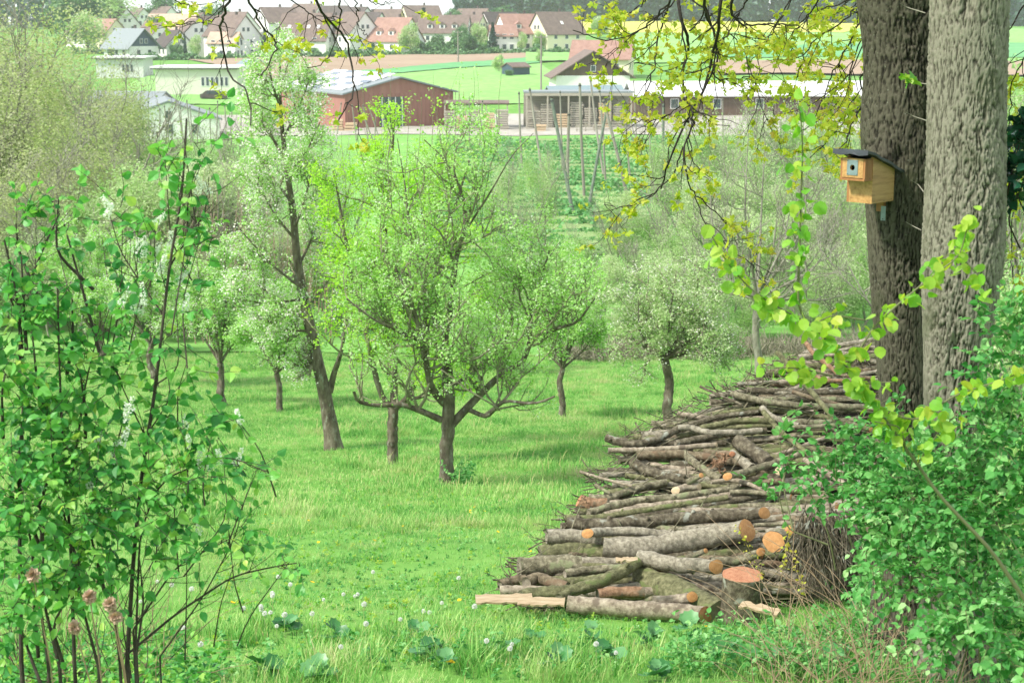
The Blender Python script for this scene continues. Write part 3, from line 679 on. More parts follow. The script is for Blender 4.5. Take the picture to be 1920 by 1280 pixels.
# ------------------------------------------------------------------ buildings
M['white'] = plain('white_render', (.80, .79, .75), .8, .1, .05); M['cream'] = plain('cream_render', (.74, .68, .50), .8, .1, .06)
M['yellow'] = plain('yellow_render', (.70, .52, .25), .8, .1, .06)
M['bluewall'] = plain('blue_grey_boards', (.50, .58, .60), .8, .1)
M['orange'] = plain('apricot_render', (.70, .50, .36), .8, .1)
M['darkwall'] = plain('dark_blue_boards', (.05, .08, .12), .7)
M['palehall'] = plain('pale_metal_sheet', (.60, .62, .58), .6, .2, .05); M['greenhall'] = plain('pale_green_render', (.62, .64, .52), .8, .1, .05)
M['brownwood'] = stuffmat('brown_boards', [(.075, .05, .035), (.16, .11, .08)], scale=1.2, stretch=(6, 6, .3), bump=.3)
M['redhall'] = stuffmat('dull_red_sheet', [(.27, .12, .095), (.35, .18, .145)], scale=.6, stretch=(3, 3, .4), bump=.2)
M['glass'] = plain('window_glass', (.05, .07, .08), .15, .6); M['frame'] = plain('window_frame_white', (.7, .7, .68), .6)
def tilemat(name, a, b, w=.33):
    m, t, N = nt(name); L = t.links.new
    tc = N('TexCoord'); wv = N('TexWave', wave_type='BANDS', bands_direction='Z'); wv.inputs['Scale'].default_value = 1.2; wv.inputs['Distortion'].default_value = .4
    n1 = N('TexNoise', i_Scale=.9, i_Detail=8, i_Roughness=.75); L(tc.outputs['Object'], n1.inputs['Vector']); L(tc.outputs['Object'], wv.inputs['Vector'])
    r = ramp(N, [a, b], [.35, .65]); L(n1.outputs[0], r.inputs[0]); bp = N('Bump'); bp.inputs['Strength'].default_value = .5; bp.inputs['Distance'].default_value = .06; L(wv.outputs[0], bp.inputs['Height'])
    d = N('BsdfPrincipled'); d.inputs['Roughness'].default_value = .8; L(r.outputs[0], d.inputs['Base Color']); L(bp.outputs[0], d.inputs['Normal']); o = N('OutputMaterial'); L(d.outputs[0], o.inputs[0]); return m
M['tile_brown'] = tilemat('brown_tiles', (.115, .078, .066), (.20, .145, .12)); M['tile_dark'] = tilemat('dark_brown_tiles', (.05, .038, .034), (.10, .075, .07))
M['tile_red'] = tilemat('faded_red_tiles', (.24, .13, .10), (.35, .21, .165)); M['tile_pink'] = tilemat('pale_clay_tiles', (.40, .27, .20), (.50, .37, .28))
M['roof_grey'] = plain('grey_sheet_roof', (.22, .25, .26), .5, .3, .1); M['roof_blue'] = plain('blue_grey_sheet_roof', (.20, .27, .29), .45, .35, .1)
M['roof_pale'] = plain('pale_sheet_roof', (.66, .66, .66), .5, .3, .05); M['solar'] = plain('solar_panel', (.10, .13, .18), .2, .6)

def house(name, px, py, D, w, l, hw, hr, yaw, wall, roof, label, cat='house', over=.45, win=((3, 1), (2, 2)), dormers=0, gable=None, chimney=True, group='houses of the village', skylights=0, door=False):
    """gable width w (local y), length l (local x), eaves hw, roof rise hr"""
    b = gat(px, D); b[2] = min(b[2], P(px, py, D)[2] + .4)
    e = empty(name, b, label, cat, group, math.radians(yaw)); e.scale = (.87,) * 3 if cat == 'house' else (.84 if name != 'long_hall' else 1.,) * 3
    m = MB(); m.box((0, 0, hw / 2 - .6), (l, w, hw + 1.2)); wb = m.build('wall', M[wall], e)
    for sx in (-1, 1):
        MB().prism([(-w / 2, 0), (w / 2, 0), (0, hr * (1 - .02))], sx * l / 2 - sx * .12, sx * l / 2, 'x').build('gable_wall', M[gable or wall], e).location = (0, 0, hw)
    sl = hr / (w / 2); th = .22; o = over
    rp = [(-w / 2 - o, -o * sl), (0, hr), (w / 2 + o, -o * sl), (w / 2 + o, -o * sl + th), (0, hr + th), (-w / 2 - o, -o * sl + th)]
    mr = MB(); n = 6
    V = [(t, p, q) for t in (-l / 2 - o * .8, l / 2 + o * .8) for p, q in rp]
    mr.add(V, [(0, 1, 4, 5)[::-1], (1, 2, 3, 4)[::-1], (6, 7, 10, 11), (7, 8, 9, 10), (5, 4, 10, 11)[::-1], (4, 3, 9, 10)[::-1], (0, 6, 7, 1)[::-1], (1, 7, 8, 2)[::-1], (0, 5, 11, 6)[::-1], (2, 8, 9, 3)[::-1]])
    ro = mr.build('roof', M[roof], e); ro.location = (0, 0, hw + .03)
    if chimney:
        MB().box((l * .12, .6, hr + .35), (.55, .55, 1.5)).build('chimney', M['tile_dark'], ro)
    if skylights:
        for k in range(skylights):
            x = l * ((k + .5) / skylights - .5) * .8
            MB().box((x, -w * .27, hr * .46 + th + .06), (.8, 1.1, .1), rx=math.atan(sl)).build('skylight', M['frame'], ro)
    def window(x, y, z, ax, ww=1.0, wh=1.25):
        # ax: 'y' front side (faces -y), '+x' / '-x' gables
        if ax == 'y': f = MB().box((x, y - .03, z), (ww + .2, .06, wh + .2)); p = MB().box((x, y - .065, z), (ww, .03, wh))
        else:
            s_ = 1 if ax == '+x' else -1
            f = MB().box((x + s_ * .03, y, z), (.06, ww + .2, wh + .2)); p = MB().box((x + s_ * .065, y, z), (.03, ww, wh))
        wo = f.build('window', M['frame'], e); p.build('pane', M['glass'], wo)
    nf, ng_ = win
    rows = max(1, int(round(hw / 2.8))) if hw > 2.2 else 1
    for r in range(rows):
        z = 1.5 + r * 2.7 if rows > 1 else hw * .55
        for k in range(nf[0]): window(l * ((k + .5) / nf[0] - .5) * .85, -w / 2, z, 'y')
        for ax in (('+x',) if yaw < 0 else ('-x',)):
            for k in range(ng_[0]): window(l / 2 if ax == '+x' else -l / 2, w * ((k + .5) / ng_[0] - .5) * .75, z, ax)
    for k in range(ng_[1] if isinstance(ng_, tuple) else 0):
        ax = '+x' if yaw < 0 else '-x'
        window(l / 2 if ax == '+x' else -l / 2, (k - (ng_[1] - 1) / 2) * 1.6, hw + hr * .3, ax, .8, 1.0)
    for k in range(dormers):
        x = l * ((k + .5) / dormers - .5) * .75; z0 = hw + hr * .22; yy = -w / 2 + hr * .22 / sl
        d = MB().box((x, yy + 1.0, z0 + .65), (1.6, 2.2, 1.3)).build('dormer', M['white'], e)
        MB().prism([(x - 1.0, 1.25), (x + 1.0, 1.25), (x, 2.1)], yy - .25, yy + 2.6, 'y').build('dormer_roof', M[roof], d).location = (0, 0, z0)
        MB().box((x, yy - .12, z0 + .7), (.9, .05, .8)).build('pane', M['glass'], d)
    if door:
        MB().box((l * .1, -w / 2 - .03, 1.1), (1.1, .08, 2.1)).build('door', M['brownwood'], e)
    return e
V5 = 'village house'
hs = [
 ('white house with brown roof and right gable at the top left of the village', 247, 42, 470, 10, 12, 5, 5.5, -48, 'white', 'tile_brown', {}),
 ('small white gable peeping behind the top left house', 285, 32, 500, 8, 9, 5, 4.2, -55, 'white', 'tile_brown', {}),
 ('white house with dark blue boarded gable and grey roof', 268, 104, 378, 9.5, 11, 3.6, 4.4, -40, 'white', 'roof_grey', dict(gable='darkwall', over=1.0)),
 ('big low building with pale pink clay roof behind the blue gabled house', 348, 60, 440, 12, 17, 4, 5.6, -20, 'cream', 'tile_pink', {}),
 ('small house with blue grey gable behind the pink roofs', 395, 40, 470, 8, 8, 5, 3.8, -62, 'bluewall', 'tile_brown', {}),
 ('cream house with a steep gable left of the large white house', 400, 66, 440, 8, 9, 4.5, 4.6, 40, 'cream', 'tile_brown', {}),
 ('white house with brown roof and left gable above the thuja', 385, 108, 392, 10, 9, 6, 4.2, -65, 'white', 'tile_brown', {}),
 ('large white house with low annex and tall right gable', 452, 108, 386, 10, 12, 6, 5.2, -42, 'white', 'tile_brown', dict(skylights=0)),
 ('white house with tall left gable above the large white house', 535, 62, 455, 10, 12, 6.2, 4.6, 38, 'white', 'tile_brown', {}),
 ('house with huge brown roof dotted with skylights', 590, 98, 392, 12, 14, 4.2, 7.0, -12, 'white', 'tile_brown', dict(skylights=4)),
 ('tall white house with brown roof and right gable beside the huge roof', 676, 98, 390, 10, 10, 6, 5.4, -52, 'white', 'tile_brown', {}),
 ('white gabled house standing behind the tall white house', 680, 48, 462, 9, 11, 5.5, 4.6, -48, 'white', 'tile_dark', {}),
 ('yellow house behind with only its upper wall in view', 735, 34, 490, 8, 10, 4.5, 3.8, -15, 'yellow', 'tile_brown', {}),
 ('red roofed white house with two round dormers', 748, 92, 388, 12, 11, 3.6, 6.0, -32, 'white', 'tile_red', dict(dormers=2)),
 ('cream house with brown roof on the sky line', 795, 32, 505, 10, 13, 4, 4.6, 24, 'cream', 'tile_brown', {}),
 ('long brown roofed house with three white dormers', 838, 72, 432, 11, 15, 3.6, 5.0, -8, 'white', 'tile_brown', dict(dormers=3)),
 ('cream house with hipped roof beneath the sky', 890, 40, 480, 10, 12, 4, 4.4, -35, 'cream', 'tile_brown', {}),
 ('white house with very dark roof and left gable', 938, 62, 440, 8, 12, 4.5, 4.4, 36, 'white', 'tile_dark', {}),
 ('white house with faded red roof and low side wing', 975, 90, 394, 11, 12, 5, 5.0, 22, 'white', 'tile_red', dict(dormers=2)),
 ('white house with grey brown roof at the right end of the village', 1040, 90, 392, 10, 13, 5, 5.6, 34, 'cream', 'tile_brown', dict(skylights=1)),
 ('house half hidden by the yellow green twigs, left in the top row', 590, 22, 520, 10, 12, 5, 4.4, -30, 'white', 'tile_brown', {}),
 ('dark roofed house in the top row behind the white gables', 640, 28, 500, 9, 11, 5, 4.2, -30, 'white', 'tile_dark', {}),
]
hs += [('white house with plain brown roof between the blue gable and the pink roofs', 310, 92, 400, 9, 10, 4.5, 4.4, -50, 'white', 'tile_brown', {}),
 ('cream house on the slope above the blue gabled house', 225, 62, 430, 9, 10, 4.5, 4.4, -40, 'cream', 'tile_red', {}),
 ('small white house far up the slope at the left', 330, 30, 515, 9, 10, 4.5, 4.4, -45, 'white', 'tile_brown', {}),
 ('white house with brown roof above the large white house', 460, 62, 450, 10, 11, 5, 4.8, -40, 'white', 'tile_brown', {}),
 ('white house with brown roof between huge roof and tall gable', 632, 78, 415, 9, 11, 5, 4.8, -35, 'white', 'tile_brown', {}),
 ('house with dark roof beside the yellow house', 700, 50, 450, 9, 10, 4.5, 4.4, -30, 'white', 'tile_dark', {}),
 ('pale house with brown roof left of the three dormers', 800, 66, 440, 8, 9, 4, 4.2, 30, 'white', 'tile_brown', {}),
 ('small cream house right of the three dormers', 884, 66, 436, 8, 9, 4, 4.2, -30, 'cream', 'tile_brown', {}),
 ('white house at the far left of the village, half behind the willow', 190, 56, 440, 9, 10, 4.5, 4.4, -40, 'white', 'tile_brown', {}),
 ('low white house behind the thuja and shrubs', 345, 106, 385, 8, 9, 3.2, 4, -55, 'white', 'tile_dark', {})]
for lb, px, py, D, w, l, hw, hr, yaw, wall, roof, kw in hs:
    house('village_house', px, py, D, w, l, hw, hr, yaw, wall, roof, lb, **kw)
house('side_wing', 440, 110, 381, 6, 8, 4.2, 2.6, -14, 'white', 'tile_pink', 'low white annex with clay roof before the large white house', chimney=False)
house('side_wing', 943, 92, 388, 6, 7, 4.5, 2.6, 10, 'white', 'tile_red', 'low red roofed wing left of the faded red roof', chimney=False)
FG = 'farm and industrial buildings in the valley'
house('brown_barn', 1100, 130, 262, 14, 14, 3.4, 4.4, -86, 'white', 'tile_brown', 'large brown barn with wide boarded gable above a white base', 'barn', 1.0, ((0, 0), (0, 1)), 0, 'brownwood', False, FG)
house('farm_house', 1125, 118, 285, 10, 12, 4, 3.4, -10, 'cream', 'tile_red', 'farm house with red tiled roof behind the brown barn', 'farm house', .6, ((3, 1), (2, 1)), group=FG)
house('cattle_shed', 1092, 160, 238, 6.5, 13, 2.4, 1.7, 16, 'darkwall', 'roof_blue', 'long low shed with blue grey roof and dark blue wall with white windows', 'shed', .5, ((6, 1), (0, 0)), 0, 'brownwood', False, FG)
house('wooden_hut', 967, 140, 292, 3.8, 4.6, 1.7, .8, 38, 'darkwall', 'tile_brown', 'small dark wooden hut on the pasture', 'hut', .3, ((0, 0), (0, 0)), chimney=False, group=FG)
house('long_hall', 1400, 160, 236, 10, 36, 2.6, 1.6, 3, 'brownwood', 'roof_pale', 'very long hall with pale roof behind the maple twigs', 'hall', .6, ((5, 1), (0, 0)), chimney=False, group=FG)
house('white_hall', 328, 242, 196, 14.0, 14, 2.8, 2.5, -76, 'white', 'roof_grey', 'white hall with low gable behind the row of hop poles', 'hall', .4, ((4, 1), (3, 1)), chimney=False, group=FG)
house('grey_roofed_hall', 262, 200, 226, 14, 12, 1.8, 2.6, -8, 'palehall', 'roof_grey', 'hall with broad plain grey roof left behind the white hall', 'hall', .4, ((0, 0), (0, 0)), chimney=False, group=FG)
house('apricot_house', 487, 156, 290, 5.5, 6, 2.6, 1.6, -50, 'orange', 'roof_blue', 'small apricot house with a dark window between the halls', 'house', .3, ((1, 1), (2, 0)), group=FG)
# flat halls
def flat_hall(name, px, py, D, l, w, h, yaw, wall, label, nwin):
    e = empty(name, gat(px, D), label, 'hall', FG, math.radians(yaw))
    MB().box((0, 0, h / 2 - .5), (l, w, h + 1)).build('wall', M[wall], e)
    r = MB().box((0, 0, h + .17), (l + 1.4, w + 1.4, .28)).build('roof', M['roof_pale'], e)
    MB().box((0, -w / 2 - .55, h - .08), (l + 1.2, .14, .16)).build('gutter', M['tile_dark'], r)
    for k in range(6): MB().box((l * ((k + .5) / 6 - .5), -w / 2 - .3, h - .1), (.18, .6, .2)).build('rafter_end', M['tile_dark'], r)
    for k in range(nwin):
        wo = MB().box((l * .08 + k * .75, -w / 2 - .03, h * .48), (.6, .06, 1.5)).build('window', M['frame'], e)
        MB().box((l * .08 + k * .75, -w / 2 - .07, h * .48), (.42, .03, 1.3)).build('pane', M['glass'], wo)
flat_hall('pale_hall', 255, 145, 296, 8.5, 8, 3.4, 0, 'palehall', 'flat roofed pale block left of the cream hall', 3)
flat_hall('cream_hall', 394, 166, 262, 13, 9, 4.0, 0, 'greenhall', 'cream hall with thin flat roof and a strip of narrow windows', 6)
# red industrial hall with slatted solar roof
b = gat(690, 222); e = empty('red_hall', b, 'wide dull red industrial hall with dark gate and solar panels on its roof', 'hall', FG, math.radians(-62))
w, l, hw, hr = 15.5, 24, 4.3, 1.9; m = MB(); m.box((0, 0, hw / 2 - .4), (l, w, hw + .8)); m.build('wall', M['redhall'], e)
for sx in (-1, 1): MB().prism([(-w / 2, 0), (w / 2, 0), (0, hr * .98)], sx * l / 2 - sx * .1, sx * l / 2, 'x').build('gable_wall', M['redhall'], e).location = (0, 0, hw)
sl = hr / (w / 2)
for sy in (-1, 1):
    ro = MB().prism([(sy * (w / 2 + .5), -.5 * sl), (0, hr), (0, hr + .2), (sy * (w / 2 + .5), -.5 * sl + .2)], -l / 2 - .5, l / 2 + .5, 'x').build('roof', M['roof_grey'], e); ro.location = (0, 0, hw + .03)
    if sy < 0:
        for r in range(7):
            for c_ in range(8):
                MB().box((-l / 2 + 1.6 + c_ * 2.7, -w / 2 + .9 + r * 1.15, .32 + (r * 1.15 + .9) * sl), (2.5, .8, .08), rx=sl + .15).build('solar_panel', M['solar' if (r * 3 + c_) % 4 == 0 else 'roof_pale'], ro)
gt = MB().box((l / 2 + .04, -1.2, 1.9), (.1, 3.4, 3.8)).build('gate', M['glass'], e)
for k in range(4): MB().box((l / 2 + .12, -2.6 + k * .95, 1.9), (.06, .12, 3.8)).build('gate_bar', M['frame'], gt)
for k in range(28): MB().box((l / 2 + .03, -w / 2 + .3 + k * .62, hw / 2), (.05, .05, hw)).build('wall_rib', M['redhall'], e)
# timber shed with plank stacks
M['plank'] = stuffmat('weathered_planks', [(.26, .23, .18), (.46, .43, .36)], scale=2, stretch=(.3, 1, 6), bump=.3); M['plank_new'] = stuffmat('fresh_planks', [(.45, .32, .19), (.62, .48, .32)], scale=2, stretch=(.3, 1, 6), bump=.3)
b = gat(1080, 212); e = empty('timber_shed', b, 'open timber shed with flat roof on posts full of stacked planks', 'shed', FG, math.radians(2))
MB().box((0, 0, 4.6), (14.2, 5, .22)).build('roof', M['roof_grey'], e); MB().box((0, 2.4, 2.2), (14, .1, 4.5)).build('back_wall', M['plank'], e)
MB().box((0, -2.45, 4.3), (14, .16, .35)).build('beam', M['plank'], e)
for k in range(6): MB().box((-6.8 + k * 2.72, -2.4, 2.1), (.2, .2, 4.3)).build('post', M['plank'], e)
def stack(px, D, wdt, h, label, mat, yaw=0., nlay=None, base_z=0.):
    b = gat(px, D); b[2] += base_z; e = empty('plank_stack', b, label, 'timber stack', 'stacks of planks in the farm yard', yaw)
    n = nlay or max(3, int(h / .28))
    for k in range(n):
        MB().box((gg.normal(0, .05), gg.normal(0, .04), (k + .5) * h / n), (wdt * gg.uniform(.92, 1), 1.1, h / n * .72)).build('plank', M[mat], e)
for k_, (px, h) in enumerate([(1000, 2.4), (1024, 3.2), (1050, 1.9), (1078, 3.4), (1104, 2.6), (1130, 3.3), (1156, 2.9)]):
    stack(px, 210.5, 1.7, h, ['low grey', 'tall pale', 'short fresh', 'tallest weathered', 'middling grey', 'tall tilted', 'rightmost grey'][k_] + ' plank stack under the timber shed roof', 'plank' if k_ % 3 != 2 else 'plank_new')
for k_, (px, h, mt) in enumerate([(846, 2.4, 'plank'), (868, 1.8, 'plank_new'), (893, 2.6, 'plank'), (918, 2.2, 'plank_new'), (943, 2.7, 'plank'), (640, 1.6, 'plank_new'), (664, 1.1, 'plank_new'), (1012, .9, 'plank_new'), (1120, .8, 'plank')]):
    stack(px, 206 if k_ > 4 else 209, 1.5, h, ['grey plank stack next to the red hall', 'low fresh plank stack second from the red hall', 'tall grey plank stack below the low shed roof', 'fresh plank stack right of the tall grey one', 'grey plank stack at the right end of the low shed',
          'fresh orange timber stack left of the dark gate', 'low pile of orange timber beside the gate', 'low fresh stack on the gravel by the timber shed', 'low grey stack on the gravel in front of the timber shed'][k_], mt)
b = gat(895, 212); e = empty('lean_to', b, 'low lean-to roof over plank stacks right of the red hall', 'shed', FG)
MB().box((0, 0, 3.4), (8.6, 3.6, .16), rx=.06).build('roof', M['tile_brown'], e)
for k in range(4): MB().box((-4.1 + k * 2.72, -1.6, 1.6), (.16, .16, 3.4)).build('post', M['plank'], e)
# pole fence slanting across the yard
e = empty('rail_fence', gat(1120, 204), 'pale rail fence slanting up across the gravel yard', 'fence', None, .22)
for k in range(3): MB().box((0, 0, .35 + k * .42), (6.2, .06, .1)).build('rail', M['plank'], e)
for k in range(6): MB().box((-2.9 + k * 1.16, .08, .6), (.1, .1, 1.3)).build('post', M['plank'], e)
# power poles
for px, D, ty, lb in ((1013, 232, 66, 'wooden power pole behind the timber shed'), (862, 330, 58, 'short power pole beside the village hedge')):
    b = gat(px, D); h = P(px, ty, D)[2] - b[2]; e = empty('power_pole', b, lb, 'power pole')
    V, Q = tubes([(np.array([[(0, 0, 0), (0, 0, h)]], float), np.array([[.16, .11]]), 8)]); link('shaft', mesh('shaft', V, Q, M['pole'], smooth=True), e)
    MB().box((0, 0, h - .3), (1.9, .1, .12)).build('crossarm', M['pole'], e)
    for k in (-.8, 0, .8): MB().box((k, 0, h - .12), (.1, .1, .26)).build('insulator', M['white'], e)
# parked dark car by the cream hall: too small to show more than body and wheels
e = empty('parked_car', gat(415, 252), 'small dark car parked beneath the narrow windows of the cream hall', 'car')
MB().prism([(-2, .3), (2, .3), (2, .85), (1.3, .95), (.8, 1.42), (-1.1, 1.42), (-1.7, .95), (-2, .9)], -.8, .8, 'y').build('body', M['tile_dark'], e)
for sx in (-1.25, 1.25):
    V, Q = tubes([(np.array([[(sx, -.85, .32), (sx, -.65, .32)]]), np.full((1, 2), .32), 12)]); link('wheel', mesh('wheel', V, Q, M['iron']), e)
MB().prism([(-1.0, .97), (.85, .97), (.6, 1.34), (-.85, 1.34)], -.83, -.81, 'y').build('window', M['glass'], e)

# ------------------------------------------------------------------ village greenery and ridge forest
VT = 'trees between the village houses'
for px, D, ty, w, pr, lb in [
    (775, 380, 38, .9, 'L', 'light green round tree before the red roofed house'), (868, 395, 45, 1.0, 'D', 'broad green tree right of the three dormers'), (900, 396, 40, 1.0, 'L', 'lighter green tree next to the dark conifer'),
    (826, 392, 62, 1.1, 'D', 'dark bush left of the broad green tree'), (925, 384, 44, .8, 'F', 'dark pointed conifer left of the faded red roof'), (366, 378, 66, .45, 'F', 'slim dark thuja before the white gables'),
    (384, 376, 62, .8, 'L', 'blue green bushy tree beside the slim thuja'), (350, 378, 80, 1.2, 'D', 'dark shrub right of the blue boarded gable'), (232, 376, 88, 1.2, 'D', 'round shrub at the corner of the blue gabled house'),
    (512, 384, 55, .8, 'F', 'dark conifer between white gable and huge roof'), (522, 386, 70, 1.1, 'D', 'shrub under the huge brown roof'), (800, 470, 16, 1.1, 'F', 'dark tree on the sky line beside the cream house'),
    (853, 470, 14, 1.1, 'D', 'round dark tree on the sky line left of the hipped roof'), (935, 470, 10, 1.2, 'D', 'green tree on the sky line right of the hipped roof'), (743, 386, 74, .8, 'F', 'dark conifer under the red roof dormers'),
    (705, 384, 80, 1.3, 'D', 'low shrub beside the tall white house'), (1008, 386, 56, 1.0, 'L', 'pale half bare tree before the grey brown roof'), (978, 384, 60, .9, 'L', 'pale birch before the faded red roof'),
    (1120, 455, 30, 1.6, 'L', 'pale feathery tree at the edge of the rapeseed field'), (1009, 330, 92, .9, 'L', 'small pale tree above the cattle shed'), (936, 300, 100, .9, 'L', 'small thin tree left of the wooden hut'),
    (955, 288, 130, 1.6, 'D', 'dark bush before the wooden hut'), (312, 440, 25, 1.0, 'D', 'dark green tree between the upper left houses'), (190, 420, 20, 1.4, 'L', 'light green tree left of the upper left house'),
    (215, 470, -40, 1.5, 'L', 'tall light green tree above the upper left house'), (165, 450, -30, 1.5, 'D', 'tall green tree at the top left behind the willow'), (470, 400, 66, .9, 'D', 'dark tree behind the large white house'),
    (420, 470, 5, 1.3, 'D', 'green tree high in the village behind the pink roofs'), (330, 520, -10, 1.5, 'D', 'green tree on the hill above the pink roofs'), (880, 385, 62, 1.3, 'D', 'low dark bush before the broad green tree')]:
    tree_at({'L': 'leafy_tree', 'D': 'leafy_tree', 'F': 'conifer'}[pr], {'L': DEL, 'D': DEC, 'F': FIR}[pr], px, D, ty, w, lb, {'F': 'conifer'}.get(pr, 'tree'), VT, .2)
hq = []
for x0, x1, D, hgt, n in [(420, 1085, 377, 1.3, 9000), (590, 700, 372, 2.4, 2600), (770, 960, 388, 3.4, 4200), (240, 420, 366, 1.6, 2500), (1000, 1050, 376, 2, 700), (560, 1000, 420, 2.6, 3500), (160, 560, 412, 2.2, 3500)]:
    px = gg.uniform(x0, x1, n); d_ = D + gg.normal(0, .9, n); X = (px - 960) / F * d_ / .985
    hh = hgt * (.55 + .45 * np.sin(px * .13) * np.sin(px * .041 + 1) + .15 * gg.normal(0, 1, n))
    hq.append(np.stack([X, d_, H(X, d_) + np.maximum(hh, .2) * gg.random(n) ** .6], 1))
hq = np.concatenate(hq)
link('hedge', leafmesh('hedge', LEAF, hq, gg, .62, M['leaf_far']), kind='stuff', label='uneven green hedge running below the village houses')
M['leaf_ridge'] = leafmat('ridge_spruces', [(.03, .075, .05), (.05, .11, .075)], .1)
fq = []
for k_ in range(620):
    px = gg.uniform(860, 2300); D = gg.uniform(655, 700); x = (px - 960) / F * D / .985; h = gg.uniform(9, 15) * (1.12 if px > 960 else .85); n = 80
    t = gg.random(n) ** .8; a = gg.uniform(0, 6.28, n); rr = h * .2 * (1 - t * .92) * gg.uniform(.4, 1, n)
    fq.append(np.stack([x + np.cos(a) * rr, D + np.sin(a) * rr, H(x, D) + t * h], 1))
for k_ in range(260):
    px = gg.uniform(-700, 230); D = gg.uniform(560, 640); x = (px - 960) / F * D / .985; h = gg.uniform(10, 20); n = 46
    fq.append(np.array([x, D, float(H(x, D)) + h * .5]) + unit(gg.normal(0, 1, (n, 3))) * np.array([h * .35, h * .35, h * .5]))
fq = np.concatenate(fq)
link('forest', leafmesh('forest', LEAF, fq, gg, 2.0, M['leaf_ridge'], flat=.2), kind='stuff', label='dark blue green spruce forest on the far ridge')

# ------------------------------------------------------------------ hazy air over the valley
m, t, N = nt('hazy_air'); pv_ = N('VolumePrincipled'); pv_.inputs['Color'].default_value = (.93, .97, 1.0, 1); pv_.inputs['Density'].default_value = 0.00022; pv_.inputs['Anisotropy'].default_value = 0.1
o_ = N('OutputMaterial'); t.links.new(pv_.outputs[0], o_.inputs['Volume'])
link('haze', MB().box((0, 400, -2), (1700, 1000, 54)).mesh('haze', m), None, kind='stuff', label='pale haze in the air over the valley')

# ------------------------------------------------------------------ the two big maples
def barkmat(name, dark, mid, light, moss=None, sc=1.0):
    m, t, N = nt(name); L = t.links.new
    g = N('NewGeometry'); tc = N('TexCoord'); at = N('Attribute'); at.attribute_name = 'tint'
    n1 = N('TexNoise', i_Scale=42 * sc, i_Detail=8, i_Roughness=.8); L(tc.outputs['Object'], n1.inputs['Vector'])
    n2 = N('TexNoise', i_Scale=3.5, i_Detail=5); L(tc.outputs['Object'], n2.inputs['Vector'])
    ad = N('Math', operation='MULTIPLY_ADD'); ad.inputs[1].default_value = .45; L(n1.outputs[0], ad.inputs[0])
    a2 = N('Math', operation='MULTIPLY'); a2.inputs[1].default_value = .75; L(at.outputs['Fac'], a2.inputs[0]); L(a2.outputs[0], ad.inputs[2])
    r = ramp(N, [dark, mid, light], [.34, .60, .86]); L(ad.outputs[0], r.inputs[0])
    col = r.outputs[0]
    r3 = ramp(N, [(0, 0, 0), (1, 1, 1)], [.52, .68]); L(n2.outputs[0], r3.inputs[0]); mx = N('MixRGB'); mx.inputs[2].default_value = (*(moss or mid), 1)
    mm = N('Math', operation='MULTIPLY'); mm.inputs[1].default_value = .75; L(r3.outputs[0], mm.inputs[0]); L(mm.outputs[0], mx.inputs[0]); L(col, mx.inputs[1])
    v = N('TexVoronoi', i_Scale=26.0); L(tc.outputs['Object'], v.inputs['Vector']); r4 = ramp(N, [(1, 1, 1), (0, 0, 0)], [.09, .13]); L(v.outputs[0], r4.inputs[0])
    m4 = N('Math', operation='MULTIPLY'); m4.inputs[1].default_value = .45; L(r4.outputs[0], m4.inputs[0]); mz = N('MixRGB'); mz.inputs[2].default_value = (.26, .28, .22, 1); L(m4.outputs[0], mz.inputs[0]); L(mx.outputs[0], mz.inputs[1])
    bp = N('Bump'); bp.inputs['Strength'].default_value = .8; bp.inputs['Distance'].default_value = .006; L(n1.outputs[0], bp.inputs['Height'])
    b = N('BsdfPrincipled'); b.inputs['Roughness'].default_value = .85; b.inputs['Specular IOR Level'].default_value = .2
    L(mz.outputs[0], b.inputs['Base Color']); L(bp.outputs[0], b.inputs['Normal']); o = N('OutputMaterial'); L(b.outputs[0], o.inputs[0]); return m
M['maple_dark'] = barkmat('maple_bark_dark', (.008, .007, .005), (.038, .035, .024), (.10, .094, .066), (.055, .062, .03))
M['maple_light'] = barkmat('maple_bark_light', (.016, .014, .010), (.10, .095, .069), (.235, .225, .172), (.095, .105, .058))

